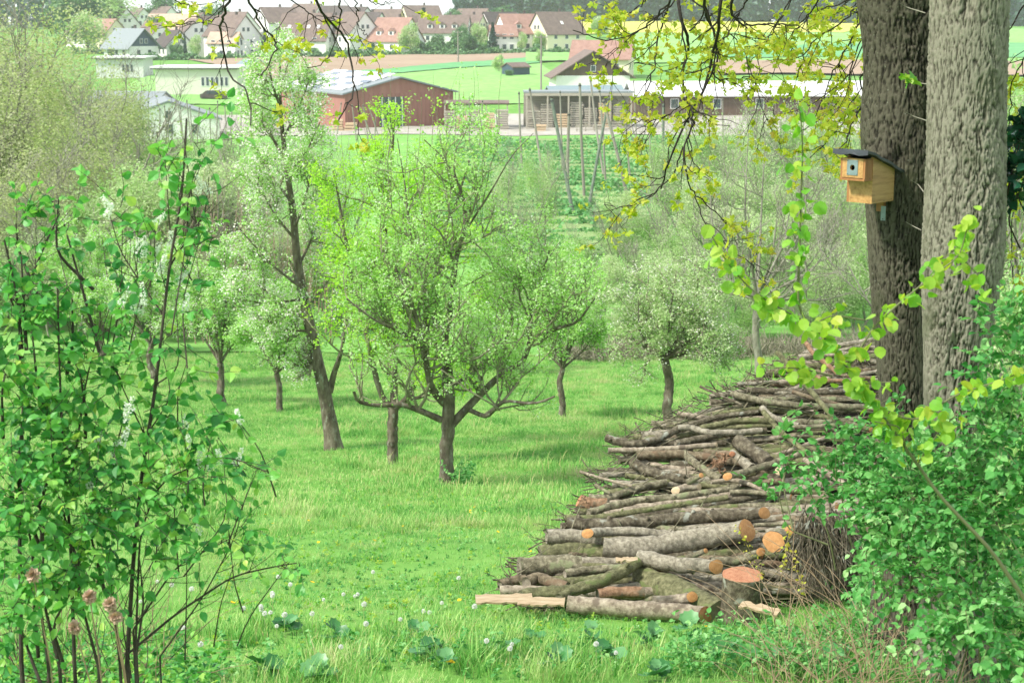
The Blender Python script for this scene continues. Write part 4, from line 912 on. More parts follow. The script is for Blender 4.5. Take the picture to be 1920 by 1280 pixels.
def big_trunk(root, line, D, base_r, mat, seed, k=240, n=620, depth=.024, zf=.17):
    """line: (py, x_left, x_right) rows in pixels"""
    line = sorted(line, reverse=True)
    zc, cx, rr = [], [], []
    for py, xl, xr in line:
        a, b = P(xl, py, D), P(xr, py, D); zc.append((a[2] + b[2]) / 2); cx.append((a[0] + b[0]) / 2); rr.append((b[0] - a[0]) / 2)
    gz = float(H(cx[0], D)); zz = np.linspace(gz - .15, zc[-1] + 1.4, n)
    X = np.interp(zz, zc, cx); R = np.interp(zz, zc, rr)
    kk = np.ones(31) / 31; X = np.convolve(np.pad(X, 15, 'edge'), kk, 'valid'); R = np.convolve(np.pad(R, 15, 'edge'), kk, 'valid')
    R = R * (1 + .45 * np.exp(-(zz - gz) / .22))
    a = np.linspace(0, 2 * np.pi, k, endpoint=False)
    V = np.empty((n, k, 3)); T = np.empty((n, k)); ca, sa = np.cos(a), np.sin(a)
    r0 = float(R.mean())
    for i in range(n):
        z = zz[i]
        for j in range(k):
            w = mnoise.noise(Vector((ca[j] * 3, sa[j] * 3, z * 6 + seed)))
            p = Vector((ca[j] * 12 + w * 1.1, sa[j] * 12 + w * 1.1, z * 8.5 + seed * 3))
            h = min(1., abs(mnoise.noise(p)) * 5.5)
            h2 = min(1., abs(mnoise.noise(Vector((p.x * 2.1, p.y * 2.1, p.z * 2.0 + 5)))) * 3.6)
            h3 = min(1., abs(mnoise.noise(Vector((p.x * 4.6, p.y * 4.6, p.z * 4.0 + 9)))) * 3.2); hh = .52 * h + .27 * h2 + .21 * h3; T[i, j] = hh
            lob = .035 * math.sin(3 * a[j] + z * .8 + seed) + .05 * mnoise.noise(Vector((ca[j] * .9, sa[j] * .9, z * .8 + seed)))
            rad = R[i] * (1 + lob) + (hh - .6) * depth * (.95 + 1.1 * mnoise.noise(Vector((ca[j] * 1.4, sa[j] * 1.4, z * 1.5 + seed + 9)))) - (.03 * max(0, 1 - (((z + 1.5 + seed * .07) % 1.9) - .9) ** 2 / .01 - (a[j] - 4.4) ** 2 / .05))
            V[i, j] = (X[i] + ca[j] * rad, D + sa[j] * rad, z)
    V = V.reshape(-1, 3) - np.array(root.location)
    i = np.arange(n - 1)[:, None] * k + np.arange(k)[None]; j = np.arange(n - 1)[:, None] * k + ((np.arange(k) + 1) % k)[None]
    Q = np.stack([i, j, j + k, i + k], -1).reshape(-1, 4)
    link('trunk', mesh('trunk', V, Q, M[mat], smooth=True, tint=T.ravel()), root)
    return np.array([X[-1], D, zz[-1]]), R[-1]
lt = empty('maple_tree', gat(1680, 9.7), 'dark barked big tree trunk that carries the nest box', 'tree', 'two big trunks on the right')
top1, rt1 = big_trunk(lt, [(1250, 1640, 1790), (900, 1652, 1752), (760, 1650, 1752), (640, 1640, 1752), (480, 1628, 1760), (400, 1625, 1765), (290, 1618, 1768), (230, 1615, 1768), (130, 1622, 1770), (60, 1616, 1770), (0, 1607, 1775), (-150, 1600, 1780)], 9.7, .3, 'maple_dark', 3)
rt = empty('maple_tree', gat(1800, 8.9), 'lighter grey trunk standing right of the trunk with the nest box', 'tree', 'two big trunks on the right')
top2, rt2 = big_trunk(rt, [(1270, 1728, 1850), (900, 1733, 1835), (740, 1733, 1840), (640, 1733, 1853), (580, 1732, 1862), (480, 1732, 1878), (400, 1735, 1880), (200, 1742, 1881), (0, 1750, 1888), (-150, 1752, 1895)], 8.9, .3, 'maple_light', 17)

STAR = (np.array([(0, 0, 0), (-.34, .12, .05), (-.55, .42, .08), (-.26, .5, 0), (-.22, .85, .06), (0, 1.1, -.1), (.22, .85, .06), (.26, .5, 0), (.55, .42, .08), (.34, .12, .05), (0, .4, -.04)]),
        np.array([(k, 10, k + 1) for k in range(9)] + [(9, 10, 0)])[:, ::-1])
Z5 = lambda *q: [(1060 + X * .4843, Y * .4843) for X, Y in q]
boughs = [ # pixels, radius px, depth
 (Z5((440, -60), (440, 0), (445, 60), (475, 130), (480, 180), (460, 240), (462, 330), (455, 380), (490, 420), (495, 445)), 3.4, 10.6),
 (Z5((495, 440), (480, 520), (455, 580), (470, 680), (500, 760), (580, 810), (620, 860), (665, 945)), 1.8, 10.6),
 (Z5((610, -60), (605, 0), (600, 90), (580, 170), (560, 260), (540, 340), (500, 410), (455, 500), (430, 560), (400, 640), (370, 730)), 3.2, 10.8),
 (Z5((535, -60), (540, 0), (545, 70), (585, 130), (590, 190), (585, 260), (560, 300), (530, 360)), 3.0, 11.0),
 (Z5((420, -40), (400, 30), (370, 100), (350, 180), (345, 260), (320, 350), (290, 400)), 2.2, 11.2),
 (Z5((640, -60), (640, 0), (650, 70), (700, 100), (800, 97), (900, 98)), 2.6, 10.9),
 (Z5((720, -30), (690, 30), (640, 110), (590, 200), (520, 260)), 1.8, 11.4),
 (Z5((420, -20), (390, 30), (300, 110), (230, 150), (130, 155), (30, 118)), 1.8, 11.0),
 (Z5((440, -20), (340, 90), (260, 130), (215, 190), (190, 260)), 1.5, 11.6),
 (Z5((585, 180), (570, 310), (690, 300), (745, 310)), 1.6, 11.0),
 (Z5((455, 570), (420, 690), (300, 770), (220, 810), (150, 792)), 1.4, 10.7),
 (Z5((460, 400), (380, 460), (300, 470), (230, 460)), 1.3, 10.8),
 (Z5((480, 120), (560, 60), (640, 20)), 1.4, 11.2),
 (Z5((600, 90), (680, 180), (730, 300), (760, 420), (830, 560)), 1.2, 11.5),
 (Z5((500, 760), (560, 900), (640, 960), (740, 1040), (720, 960)), 1.2, 10.7),
 (Z5((1200, -20), (1130, 20), (1080, 90), (980, 140), (930, 200), (900, 300)), 1.8, 11.8),
 (Z5((1200, 20), (1150, 60), (1090, 180), (1050, 260), (1000, 380), (960, 470)), 1.8, 12.0),
 (Z5((1200, 230), (1140, 300), (1160, 380), (1120, 460), (1080, 560), (1040, 600)), 1.8, 11.2),
 (Z5((1220, -10), (1120, 0), (1000, 30), (950, 60), (880, 130), (860, 200)), 1.5, 12.2),
 (Z5((1200, 90), (1140, 150), (1090, 330), (1040, 420), (960, 480), (900, 520)), 1.5, 12.4),
 (Z5((1220, 60), (1160, 140), (1120, 260), (1060, 330), (960, 400), (850, 440)), 1.4, 12.0),
 (Z5((900, -30), (860, 20), (820, 100), (780, 160), (700, 200)), 1.6, 12.0),
 (Z5((1000, -30), (960, 40), (900, 100), (830, 200), (800, 300)), 1.5, 12.3),
 (Z5((1180, 380), (1150, 420), (1080, 470), (1000, 560), (960, 600)), 1.3, 12.0),
 (Z5((330, -40), (300, 20), (240, 60), (180, 60)), 1.5, 11.4),
 ([(436, -40), (430, 0), (418, 30), (415, 50), (417, 100), (430, 140), (468, 175), (470, 235)], 2.6, 9.6),
 ([(462, -40), (465, 0), (480, 25), (490, 50), (515, 75), (518, 95), (500, 130), (490, 142)], 2.3, 9.7),
 ([(580, -40), (590, 0), (605, 25), (640, 60), (655, 95), (660, 140), (668, 170), (650, 200), (633, 228)], 2.6, 9.6),
 ([(628, -40), (640, 20), (636, 60), (615, 120), (575, 128)], 1.7, 9.8),
 ([(430, -10), (400, 40), (350, 44)], 1.3, 9.8), ([(500, -30), (560, 10), (600, 40), (650, 42)], 1.5, 9.9), ([(668, -30), (700, 10), (740, 5)], 1.3, 9.9),
 ([(300, -30), (340, 8), (372, 14)], 1.3, 9.9), ([(650, -40), (668, 10), (672, 50), (690, 70)], 1.3, 9.7),
 ([(1920, 10), (1890, 60), (1870, 120), (1900, 200)], 1.6, 11.5), ([(1990, 20), (1930, 90), (1895, 160), (1890, 300)], 1.5, 11.0), ([(1990, 240), (1930, 300), (1895, 420), (1900, 520)], 1.3, 12.0)]
g = G(77); BP, BR = [], []
loc = np.array(lt.location)
for pxs, rpx, D in boughs:
    q = np.array([P(a, b, D + .35 * math.sin(i_ * .9 + D * 5)) for i_, (a, b) in enumerate(pxs)])
    q = smooth_line(q, 22); q[1:-1] += g.normal(0, .006, (20, 3))
    BP.append(q - loc); BR.append(np.linspace(rpx, rpx * .45, 22) * D / F * 1.05)
BP = np.array(BP); BR = np.array(BR)
for a_, b_ in zip(BP, BR):
    V, Q = tubes([(a_[None], b_[None], 7)]); link('bough', mesh('bough', V, Q, M['bark_dark'], smooth=True), lt)
t1, tr1 = kids(BP, BR, 7, .12, 1, .75, .38, 8, .22, -.06, g, .6, .0022)
_px = 960 + (t1[:, 0, 0] + loc[0]) / (t1[:, 0, 1] + loc[1]) * F; kt = (_px > 800) | (g.random(len(t1)) < .45); t1, tr1 = t1[kt], tr1[kt]
t2, tr2 = kids(t1, tr1, 2, .2, 1, .7, .2, 6, .22, 0, g, .6, .0016)
V, Q = tubes([(t1, tr1, 4), (t2, tr2, 3)]); link('twigs', mesh('twigs', V, Q, M['bark_dark'], smooth=True), lt, kind='stuff')
tips = np.concatenate([t2[:, -1], t2[:, 3], t1[:, -1], t1[:, 4], BP[:, 12::6].reshape(-1, 3)])
pxx = 960 + (tips[:, 0] + loc[0]) / (tips[:, 1] + loc[1]) * F * .985; pyy = 40 - (tips[:, 2] + loc[2]) / (tips[:, 1] + loc[1]) * F * .97
keep = g.random(len(tips)) < np.where(pxx > 1440, .9, np.where(pxx < 800, .28, np.where(pyy > 420, .4, .6)))
tips = tips[keep]; nl = 7
pos = np.repeat(tips, nl, 0) + g.normal(0, .012, (len(tips) * nl, 3))
fr = frames(g, len(pos), .35, .35)
def leaf_parts(root, proto, pos, fr, sc, tint, mat, nmax, g, name='leaf', rest='leaves', origin=None):
    """the nmax leaves that show largest become parts, the rest one mesh"""
    w = np.array(root.location); world = pos + w
    vis = (np.abs(world[:, 0] / world[:, 1]) < .33) & (world[:, 2] / world[:, 1] < .03) & (world[:, 2] / world[:, 1] > -.44)
    order = np.argsort(-(sc / world[:, 1]) * np.where(vis, 1, .01)); a, b = order[:nmax], order[nmax:]
    pv, pf = proto; ms = [mesh(name, pv, pf, M[mat], tint=np.full(len(pv), (k + .5) / 6)) for k in range(6)]
    for i in a:
        o = bpy.data.objects.new(name, ms[int(np.clip(tint[i], 0, .999) * 6)]); COL.objects.link(o); o.parent = root
        R = np.eye(4); R[:3, :3] = fr[i].T * sc[i]; R[:3, 3] = pos[i]; o.matrix_local = Matrix(R.tolist())
    if len(b):
        V, Fc = scatter(proto, pos[b], fr[b], sc[b]); link(rest, mesh(rest, V, Fc, M[mat], tint=np.repeat(tint[b], len(pv))), root, kind='stuff')
leaf_parts(lt, STAR, pos, fr, .038 * g.uniform(.5, 1.3, len(pos)), np.clip(g.normal(.5, .25, len(pos)), 0, 1), 'leaf_maple', 300, g)
# unseen crown limbs that carry the boughs, above the frame
lims = [np.array([top1 - [0, 0, .3], P(1500, -330, 10.2), P(1250, -330, 10.9), P(900, -260, 10.6), P(560, -170, 9.8), P(420, -60, 9.6)]), np.array([top1 - [0, 0, .4], P(1620, -250, 10.8), P(1520, -140, 11.4), P(1480, -60, 11.)])]
for li, r0 in zip(lims, (.085, .06)):
    q = smooth_line(li, 24) - loc; V, Q = tubes([(q[None], np.linspace(r0, .014, 24)[None], 8)]); link('limb', mesh('limb', V, Q, M['maple_dark'], smooth=True, tint=np.full(len(V), .5)), lt)
# the crowns spread above the frame and shade the foreground
for root, tp, sd_, c0, ex, nn in ((lt, top1, 5, (.6, 10.6, 4.6), (4.2, 3.4, 2.5), 9000), (rt, top2, 6, (2.6, 8.0, 4.8), (3.6, 3.2, 2.6), 7000)):
    g_ = G(sd_); w = np.array(root.location); c0 = np.array(c0); ex = np.array(ex)
    st = tp - [0, 0, .1] - w; tg = c0 + unit(g_.normal(0, 1, (9, 3)) * [1, 1, .6]) * ex * .85 - w; tg[:, 2] = np.maximum(tg[:, 2], 3.1 - w[2])
    Lm = np.array([smooth_line(np.array([st, st * .55 + t * .45 + [0, 0, .9], t]), 14) for t in tg]); V, Q = tubes([(Lm[k:k + 1], np.linspace(.13, .03, 14)[None], 8) for k in range(9)])
    for k in range(9):
        V, Q = tubes([(Lm[k:k + 1], np.linspace(.13, .03, 14)[None], 8)]); link('limb', mesh('limb', V, Q, M['maple_dark'], smooth=True, tint=np.full(len(V), .5)), root)
    a1, b1 = kids(Lm, np.full((9, 14), .03), 9, .25, 1, .8, 1.6, 8, .15, .02, g_, .6, .006); a2, b2 = kids(a1, b1, 5, .2, 1, .8, .7, 5, .15, 0, g_, .6, .004)
    V, Q = tubes([(a1, b1, 4), (a2, b2, 3)]); link('branches', mesh('branches', V, Q, M['bark_dark']), root, kind='stuff')
    an = a2.reshape(-1, 3); q = an[g_.integers(0, len(an), nn)] + g_.normal(0, .10, (nn, 3)); q = q[(q + w)[:, 2] > 1.7 + .12 * (q + w)[:, 1]]
    link('crown', leafmesh('crown', STAR, q, g_, .085, M['leaf_maple'], .3, .5), root, kind='stuff')
# water shoots on the trunks
for k_, (a, b, c_) in enumerate([((1750, 160), (1718, 155), 9.2), ((1735, 25), (1700, 14), 9.2), ((1742, 228), (1712, 218), 9.2), ((1732, 360), (1722, 346), 9.2), ((1728, 432), (1712, 424), 9.2)]):
    q = np.array([P(*a, 8.95), P(*b, c_ - .1), P(b[0] - 14, b[1] - 8, c_ - .15)]) - np.array(rt.location)
    V, Q = tubes([(smooth_line(q, 8)[None], np.linspace(.0035, .0015, 8)[None], 4)]); sh = link('water_shoot', mesh('water_shoot', V, Q, M['bark_grey']), rt)
    if k_ == 0:
        pos = smooth_line(q, 8)[-1] + g.normal(0, .012, (9, 3)); link('shoot_leaves', leafmesh('shoot_leaves', STAR, pos, g, .055, M['leaf_lime'], .4), sh)

# ------------------------------------------------------------------ nest box
M['larch'] = stuffmat('varnished_larch', [(.28, .145, .05), (.46, .26, .095), (.55, .34, .14)], scale=5, stretch=(9, 1.0, 9), bump=.15, bscale=30, rough=.45, spec=.4, bdist=.003)
M['larch_dark'] = stuffmat('darker_larch', [(.26, .11, .04), (.38, .19, .08)], scale=5, stretch=(9, 9, 1), bump=.1, rough=.5)
M['felt'] = stuffmat('roofing_felt', [(.018, .022, .03), (.05, .06, .075)], scale=8, bump=.6, bscale=40, rough=.5, spec=.5, bdist=.006)
M['zinc'] = stuffmat('zinc_plate', [(.13, .18, .19), (.22, .29, .30)], scale=14, bump=.1, rough=.35, spec=.6)
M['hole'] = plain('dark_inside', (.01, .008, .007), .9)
ctr = P(1632, 336, 9.42); nb = empty('nest_box', ctr, 'golden wooden nest box with black felt roof fixed to the dark trunk', 'nest box', None, math.radians(-44))
def part(name, mb, mat, par=nb, **k): return mb.build(name, M[mat], par, **k)
# local -y is the entrance side, z up, origin in the middle of the body
part('side_board', MB().prism([(-.115, -.13), (.125, -.13), (.125, .055), (-.115, .14)], .070, .085, 'x'), 'larch'); part('side_board', MB().prism([(-.115, -.13), (.125, -.13), (.125, .055), (-.115, .14)], -.085, -.070, 'x'), 'larch_dark')
part('front_board', MB().box((0, -.108, -.055), (.139, .014, .150)), 'larch'); part('back_board', MB().box((0, .118, -.04), (.139, .014, .19)), 'larch'); part('floor_board', MB().box((0, .005, -.124), (.139, .21, .014)), 'larch_dark')
part('side_board', MB().box((.0755, -.155, .075), (.014, .082, .115)), 'larch_dark'); part('side_board', MB().box((-.0755, -.155, .075), (.014, .082, .115)), 'larch_dark')
part('floor_board', MB().box((0, -.158, .012), (.165, .086, .013)), 'larch_dark')
# porch front with a round hole: ring of quads between square and circle
V, Fq = [], []
kk = 24
for lay in (0, -.016):
    for i_ in range(kk):
        a = i_ * 2 * math.pi / kk; V.append((.017 * math.cos(a), lay, .017 * math.sin(a)))
    for i_ in range(kk):
        a = i_ * 2 * math.pi / kk; c_, s_ = math.cos(a), math.sin(a); m_ = max(abs(c_), abs(s_)); V.append((.069 * c_ / m_, lay, .056 * s_ / m_))
for i_ in range(kk):
    j_ = (i_ + 1) % kk; Fq += [(2 * kk + i_, 2 * kk + j_, 3 * kk + j_, 3 * kk + i_), (i_, kk + i_, kk + j_, j_), (i_, j_, 2 * kk + j_, 2 * kk + i_), (kk + i_, 3 * kk + i_, 3 * kk + j_, kk + j_)]
fb = part('entrance_board', MB().add(V, Fq), 'larch'); fb.location = (0, -.182, .078)
Vz = [(x * .62, y * 1 - .019 if y < -.01 else -.0165, z * (.62 if abs(z) > .02 or abs(x) > .02 else 1)) for x, y, z in V]
Vz = [(x if math.hypot(x, z) < .0175 else x, y, z) for x, y, z in Vz]
def plate(w_, h_, r_, y0, y1):
    V = []
    for lay in (y0, y1):
        for i_ in range(kk): a = i_ * 2 * math.pi / kk; V.append((r_ * math.cos(a), lay, r_ * math.sin(a)))
        for i_ in range(kk): a = i_ * 2 * math.pi / kk; c_, s_ = math.cos(a), math.sin(a); m_ = max(abs(c_), abs(s_)); V.append((w_ * c_ / m_, lay, h_ * s_ / m_))
    return V
zp = MB().add(plate(.036, .044, .0165, -.0165, -.0195), Fq).build('entrance_plate', M['zinc'], fb); zp.location = (0, 0, .003)
for sx in (-1, 1):
    for sz in (-1, 1):
        V2, Q2 = tubes([(np.array([[(sx * .031, -.0196, .003 + sz * .038), (sx * .031, -.0222, .003 + sz * .038)]]), np.full((1, 2), .0022), 6)]); V2 = np.concatenate([V2]); link('screw', mesh('screw', V2, [Q2, np.array([[6, 7, 8, 9, 10, 11]])], M['iron']), fb)
part('dark_backing', MB().box((0, -.125, .078), (.13, .004, .1)), 'hole')  # near-black sheet behind the hole stands in for the unlit inside
# felt roof: sagging sheet on a board, folded front edge
zr = lambda y: .146 - (y + .115) * .354 - .06 * max(0, y + .02) ** 1.5 + (.0 if y > -.13 else (-(y + .13)) * -.10)
ysn = np.linspace(-.225, .185, 16); xs_ = np.linspace(-.115, .115, 9); g = G(5)
V = [(x, y, zr(y) + .012 + .003 * math.sin(x * 60 + y * 35) + g.normal(0, .0008)) for y in ysn for x in xs_]; Fv = [(r * 9 + c_, r * 9 + c_ + 1, (r + 1) * 9 + c_ + 1, (r + 1) * 9 + c_) for r in range(15) for c_ in range(8)]
n0 = len(V); V += [(x, y, z - .016) for x, y, z in V]; Fv += [tuple(i_ + n0 for i_ in f[::-1]) for f in Fv]
edge = [c_ for c_ in range(9)] + [r * 9 + 8 for r in range(1, 16)] + [15 * 9 + c_ for c_ in range(7, -1, -1)] + [r * 9 for r in range(14, 0, -1)]
Fv += [(edge[i_], edge[i_ - 1], edge[i_ - 1] + n0, edge[i_] + n0) for i_ in range(len(edge))]
rf = part('roof', MB().add(V, Fv), 'felt', smooth=False)
fl = [(-.117, 0), (-.06, -.004), (0, .002), (.06, -.003), (.117, 0)]
fm = MB(); V = []
for x, dz in fl: V += [(x, -.228, zr(-.225) + .012 + dz), (x, -.232, zr(-.225) - .016 + dz * 2)]
V += [(x, y + .005, z) for x, y, z in V]; nq = 5
fm.add(V, [(2 * i_, 2 * i_ + 1, 2 * i_ + 3, 2 * i_ + 2) for i_ in range(4)] + [(10 + 2 * i_, 10 + 2 * i_ + 2, 10 + 2 * i_ + 3, 10 + 2 * i_ + 1) for i_ in range(4)] + [(2 * i_ + 1, 10 + 2 * i_ + 1, 10 + 2 * i_ + 3, 2 * i_ + 3) for i_ in range(4)] + [(0, 10, 11, 1), (8, 9, 19, 18)])
fm.build('felt_fold', M['felt'], rf)
for k_ in range(4): MB().box((-.09 + k_ * .06, -.222, zr(-.222) + .014), (.006, .006, .003)).build('nail', M['zinc'], rf)
for k_, (y_, z_) in enumerate([(-.09, -.118), (.02, -.122), (.10, -.118), (-.145, .02), (.11, .03)]):
    V2, Q2 = tubes([(np.array([[(.085 if y_ > -.12 else .0825, y_, z_), (.0866 if y_ > -.12 else .0841, y_, z_)]]), np.full((1, 2), .0026), 6)]); link('screw', mesh('screw', V2, [Q2, np.array([[6, 7, 8, 9, 10, 11]])], M['iron']), nb)
tg = empty('metal_tag', P(1656, 400, 9.38), 'small pale metal tag nailed under the nest box', 'tag'); tg.rotation_euler = (0, 0, -.5)
MB().box((0, 0, 0), (.028, .004, .085)).build('plate', M['zinc'], tg); MB().box((0, -.004, -.033), (.006, .006, .006)).build('nail', M['iron'], tg)
MB().box((0, .035, .07), (.05, .03, .10)).build('bracket', M['larch_dark'], nb).location = (0, .10, -.22)

# ------------------------------------------------------------------ wood pile
def logmat(name, dark, mid, light, patch, lim=.56, sc=24, st=(1, 1, 1), bump=1.0):
    return stuffmat(name, [dark, mid, light], scale=sc, stretch=st, bump=bump, bscale=85, coords='Object', detail=9, extra=(patch, 9, lim), bdist=.006)
LM = {'grey': logmat('log_bark_grey', (.04, .034, .022), (.16, .145, .095), (.38, .345, .24), (.20, .22, .12)),
      'dark': logmat('log_bark_dark', (.03, .024, .016), (.10, .085, .058), (.24, .215, .155), (.28, .29, .24), .6),
      'brown': logmat('log_bark_brown', (.045, .036, .023), (.15, .12, .078), (.30, .25, .17), (.16, .11, .07)),
      'moss': logmat('log_bark_mossy', (.045, .042, .022), (.13, .13, .065), (.26, .25, .14), (.13, .16, .06), .56),
      'silver': logmat('log_bark_silver', (.09, .08, .06), (.25, .225, .17), (.42, .39, .31), (.13, .12, .09), .6, 30),
      'red': logmat('log_bark_reddish', (.08, .045, .028), (.24, .145, .085), (.36, .24, .16), (.14, .12, .08), .6),
      'pale': logmat('log_bark_pale', (.10, .08, .055), (.28, .235, .175), (.44, .39, .30), (.15, .12, .09), .58)}
def cutmat(name, a, b, c):
    m, t, N = nt(name); L = t.links.new
    tc = N('TexCoord'); wv = N('TexWave', wave_type='RINGS', rings_direction='Z'); wv.inputs['Scale'].default_value = 75; wv.inputs['Distortion'].default_value = 3.5; wv.inputs['Detail'].default_value = 3; wv.inputs['Detail Scale'].default_value = .6
    L(tc.outputs['Object'], wv.inputs['Vector']); n1 = N('TexNoise', i_Scale=30, i_Detail=8); L(tc.outputs['Object'], n1.inputs['Vector'])
    ad = N('MixRGB'); ad.inputs[0].default_value = .6; L(wv.outputs['Color'], ad.inputs[1]); L(n1.outputs[0], ad.inputs[2])
    r = ramp(N, [a, b, c], [.2, .5, .8]); L(ad.outputs[0], r.inputs[0]); d = N('BsdfPrincipled'); d.inputs['Roughness'].default_value = .75; L(r.outputs[0], d.inputs['Base Color'])
    bp = N('Bump'); bp.inputs['Strength'].default_value = .3; bp.inputs['Distance'].default_value = .003; L(wv.outputs['Fac'], bp.inputs['Height']); L(bp.outputs[0], d.inputs['Normal'])
    o = N('OutputMaterial'); L(d.outputs[0], o.inputs[0]); return m
CM = {'orange': cutmat('sawn_face_orange', (.30, .12, .04), (.55, .27, .09), (.68, .40, .18)), 'red': cutmat('sawn_face_red', (.22, .07, .03), (.42, .17, .08), (.55, .32, .19)),
      'pale': cutmat('sawn_face_pale', (.40, .28, .16), (.60, .46, .29), (.70, .58, .40)), 'old': cutmat('sawn_face_weathered', (.10, .085, .06), (.22, .19, .14), (.32, .28, .22))}
D0 = 11.35
def Dp(py): return D0 + max(-.25, (1150 - py) * .0078)
def nz(*a): return mnoise.noise(Vector(a))
WP = 'logs and branches of the wood pile'
def log(pts, dia, label, mat='grey', cl='old', cr='old', dd=0., dr=None, flat=1.0, knots=0, taper=.12, seed=0, name='log', cat='log', depths=None, group=WP, z6=False):
    """pts in the enlarged crop (860..1640 x 700..1200); dia = thickness there"""
    g = G(1000 + seed + int(pts[0][0] * 3 + pts[0][1]))
    q = [(1300 + X * .5467, 580 + Y * .5467) if z6 else (860 + X * .40625, 700 + Y * .40625) for X, Y in pts]
    r = dia / 2 * (.5467 if z6 else .40625) * D0 / F * 1.14
    W_ = np.array([P(a, b, (depths[i_] if depths else Dp(b) + dd + (dr[i_] if dr else 0))) for i_, (a, b) in enumerate(q)])
    Lg = np.linalg.norm(np.diff(W_, axis=0), axis=1).sum(); n = int(np.clip(Lg / max(r, .02) * 1.6, 12, 34)); k = 16 if dia > 40 else 11
    c = smooth_line(W_, n); mid = c.mean(0); c = c - mid; c[1:-1] += g.normal(0, r * .05, (n - 2, 3))
    rr = r * np.linspace(1 + taper / 2, 1 - taper / 2, n) * (1 + .07 * np.array([nz(i_ * .35, seed + pts[0][0], 0) for i_ in range(n)]))
    V, Q = tubes([(c[None], rr[None], k)])
    cc = np.repeat(c, k, 0); off = V - cc
    dsp = np.array([nz(*(v * 14 + pts[0][1])) * .16 + nz(*(v * 45)) * .07 for v in V]); V = cc + off * (1 + dsp)[:, None]
    tilt = {}
    for e_, kind in ((0, cl), (-1, cr)):                 # fresh saw cuts run a little oblique
        ax = unit(c[0] - c[1]) if e_ == 0 else unit(c[-1] - c[-2]); tc_ = unit(-(W_[0 if e_ == 0 else -1])); tc_ = tc_ - ax * (tc_ @ ax)
        f_ = 0. if kind == 'old' or np.linalg.norm(tc_) < .5 else .8; tc_ = unit(tc_); tilt[e_] = unit(ax + f_ * tc_)
        for rg, ff in ((0, 1.), (1, .55), (2, .25)):
            sl_ = slice(rg * k, rg * k + k) if e_ == 0 else slice((n - 1 - rg) * k, (n - rg) * k)
            V[sl_] -= ax[None] * (f_ * ff * ((V[sl_] - cc[sl_]) @ tc_))[:, None]
    o = link(name, mesh(name, V, Q, LM[mat], smooth=True), None, label=label, category=cat, group=group); o.location = mid
    for e_, kind in ((0, cl), (-1, cr)):
        ring = V[:k] if e_ == 0 else V[-k:]
        ce = ring.mean(0); ax = unit(c[0] - c[1]) if e_ == 0 else unit(c[-1] - c[-2])
        ax = tilt[e_]; Rm = Vector(ax).to_track_quat('Z', 'Y').to_matrix().to_4x4(); Rm.translation = Vector(ce); inv = np.array(Rm.inverted())
        rl = (np.c_[ring, np.ones(k)] @ inv.T)[:, :3]; mids = rl * .55 + np.array([0, 0, .004 if kind != 'old' else -.01 + g.normal(0, .003)])
        Vc = np.concatenate([rl * .985, mids, [[0, 0, .005 if kind != 'old' else -.012]]]); a = np.arange(k); b = (a + 1) % k
        qd = np.stack([a, b, b + k, a + k], 1); tr = np.stack([a + k, b + k, np.full(k, 2 * k)], 1)
        # orient outwards
        if np.cross(rl[1] - rl[0], mids[0] - rl[0])[2] < 0: qd = qd[:, ::-1]; tr = tr[:, ::-1]
        cf = link('cut_face', mesh('cut_face', Vc, [qd, tr], CM[kind]), o); cf.matrix_local = Rm
    for k_ in range(knots):
        i_ = int(g.integers(2, n - 2)); d = unit(np.cross(unit(c[i_ + 1] - c[i_]), g.normal(0, 1, 3)) + np.array([0, -.3, .5])); t_ = unit(c[i_ + 1] - c[i_])
        d = unit(d - t_ * (d @ t_) + t_ * g.normal(0, .5)); s0 = c[i_] + d * rr[i_] * .6; h = r * g.uniform(.7, 1.3)
        p = np.array([s0, s0 + d * h * .5, s0 + d * h, s0 + d * (h + .0005)]); V2, Q2 = tubes([(p[None], np.array([[.42, .33, .28, .02]]) * r, 8)])
        link('branch_stub', mesh('branch_stub', V2, Q2, LM[mat], smooth=True), o)
    return o
lg = log
lg([(665, 800), (780, 808), (900, 798), (1100, 765), (1330, 722)], 98, 'thickest smooth log with ring marks and orange sawn end amid the pile', 'silver', 'old', 'orange', -.05, [0, 0, 0, -.05, -.2], taper=-.05)
lg([(405, 752), (520, 748), (660, 768)], 66, 'thick silver grey log end sticking out on the left above the mossy log', 'silver', dd=-.02)
lg([(594, 738), (700, 728), (830, 728), (1010, 748)], 42, 'thin silver log whose small orange cut shows at its left end', 'silver', 'orange', 'old', -.12, [-.12, 0, 0, .1])
lg([(500, 692), (650, 700), (800, 690), (1000, 668), (1200, 655), (1410, 645)], 60, 'long bumpy grey log with an orange sawn end right above the thickest log', 'dark', 'old', 'orange', .0, [0, 0, 0, 0, -.03, -.15], knots=9)
lg([(490, 668), (640, 668), (800, 640), (1000, 610), (1240, 572)], 32, 'knobby thin branch with many stubs running over the long bumpy log', 'moss', knots=10)
lg([(600, 642), (780, 592), (900, 575), (1000, 572), (1150, 550), (1290, 524)], 38, 'straight olive branch above the knobby one', 'grey', knots=8)
lg([(600, 572), (690, 578), (760, 550), (850, 520), (960, 502)], 36, 'curved olive branch end left above the straight olive branch', 'grey', knots=2)
lg([(800, 408), (860, 445), (960, 475), (1080, 492)], 48, 'dark curved log dipping to the right below the stripped brown branch', 'dark', knots=3)
lg([(820, 378), (1000, 370), (1150, 385), (1300, 412)], 42, 'brown branch with half stripped bark', 'brown')
lg([(1040, 368), (1100, 420), (1150, 458), (1210, 485)], 42, 'short olive branch lying diagonally under the brown stripped one', 'grey', knots=1)
lg([(690, 355), (850, 352), (1000, 345), (1190, 328)], 28, 'thin light branch with its right end freshly cut, above the stripped branch', 'pale', 'old', 'pale', -.05)
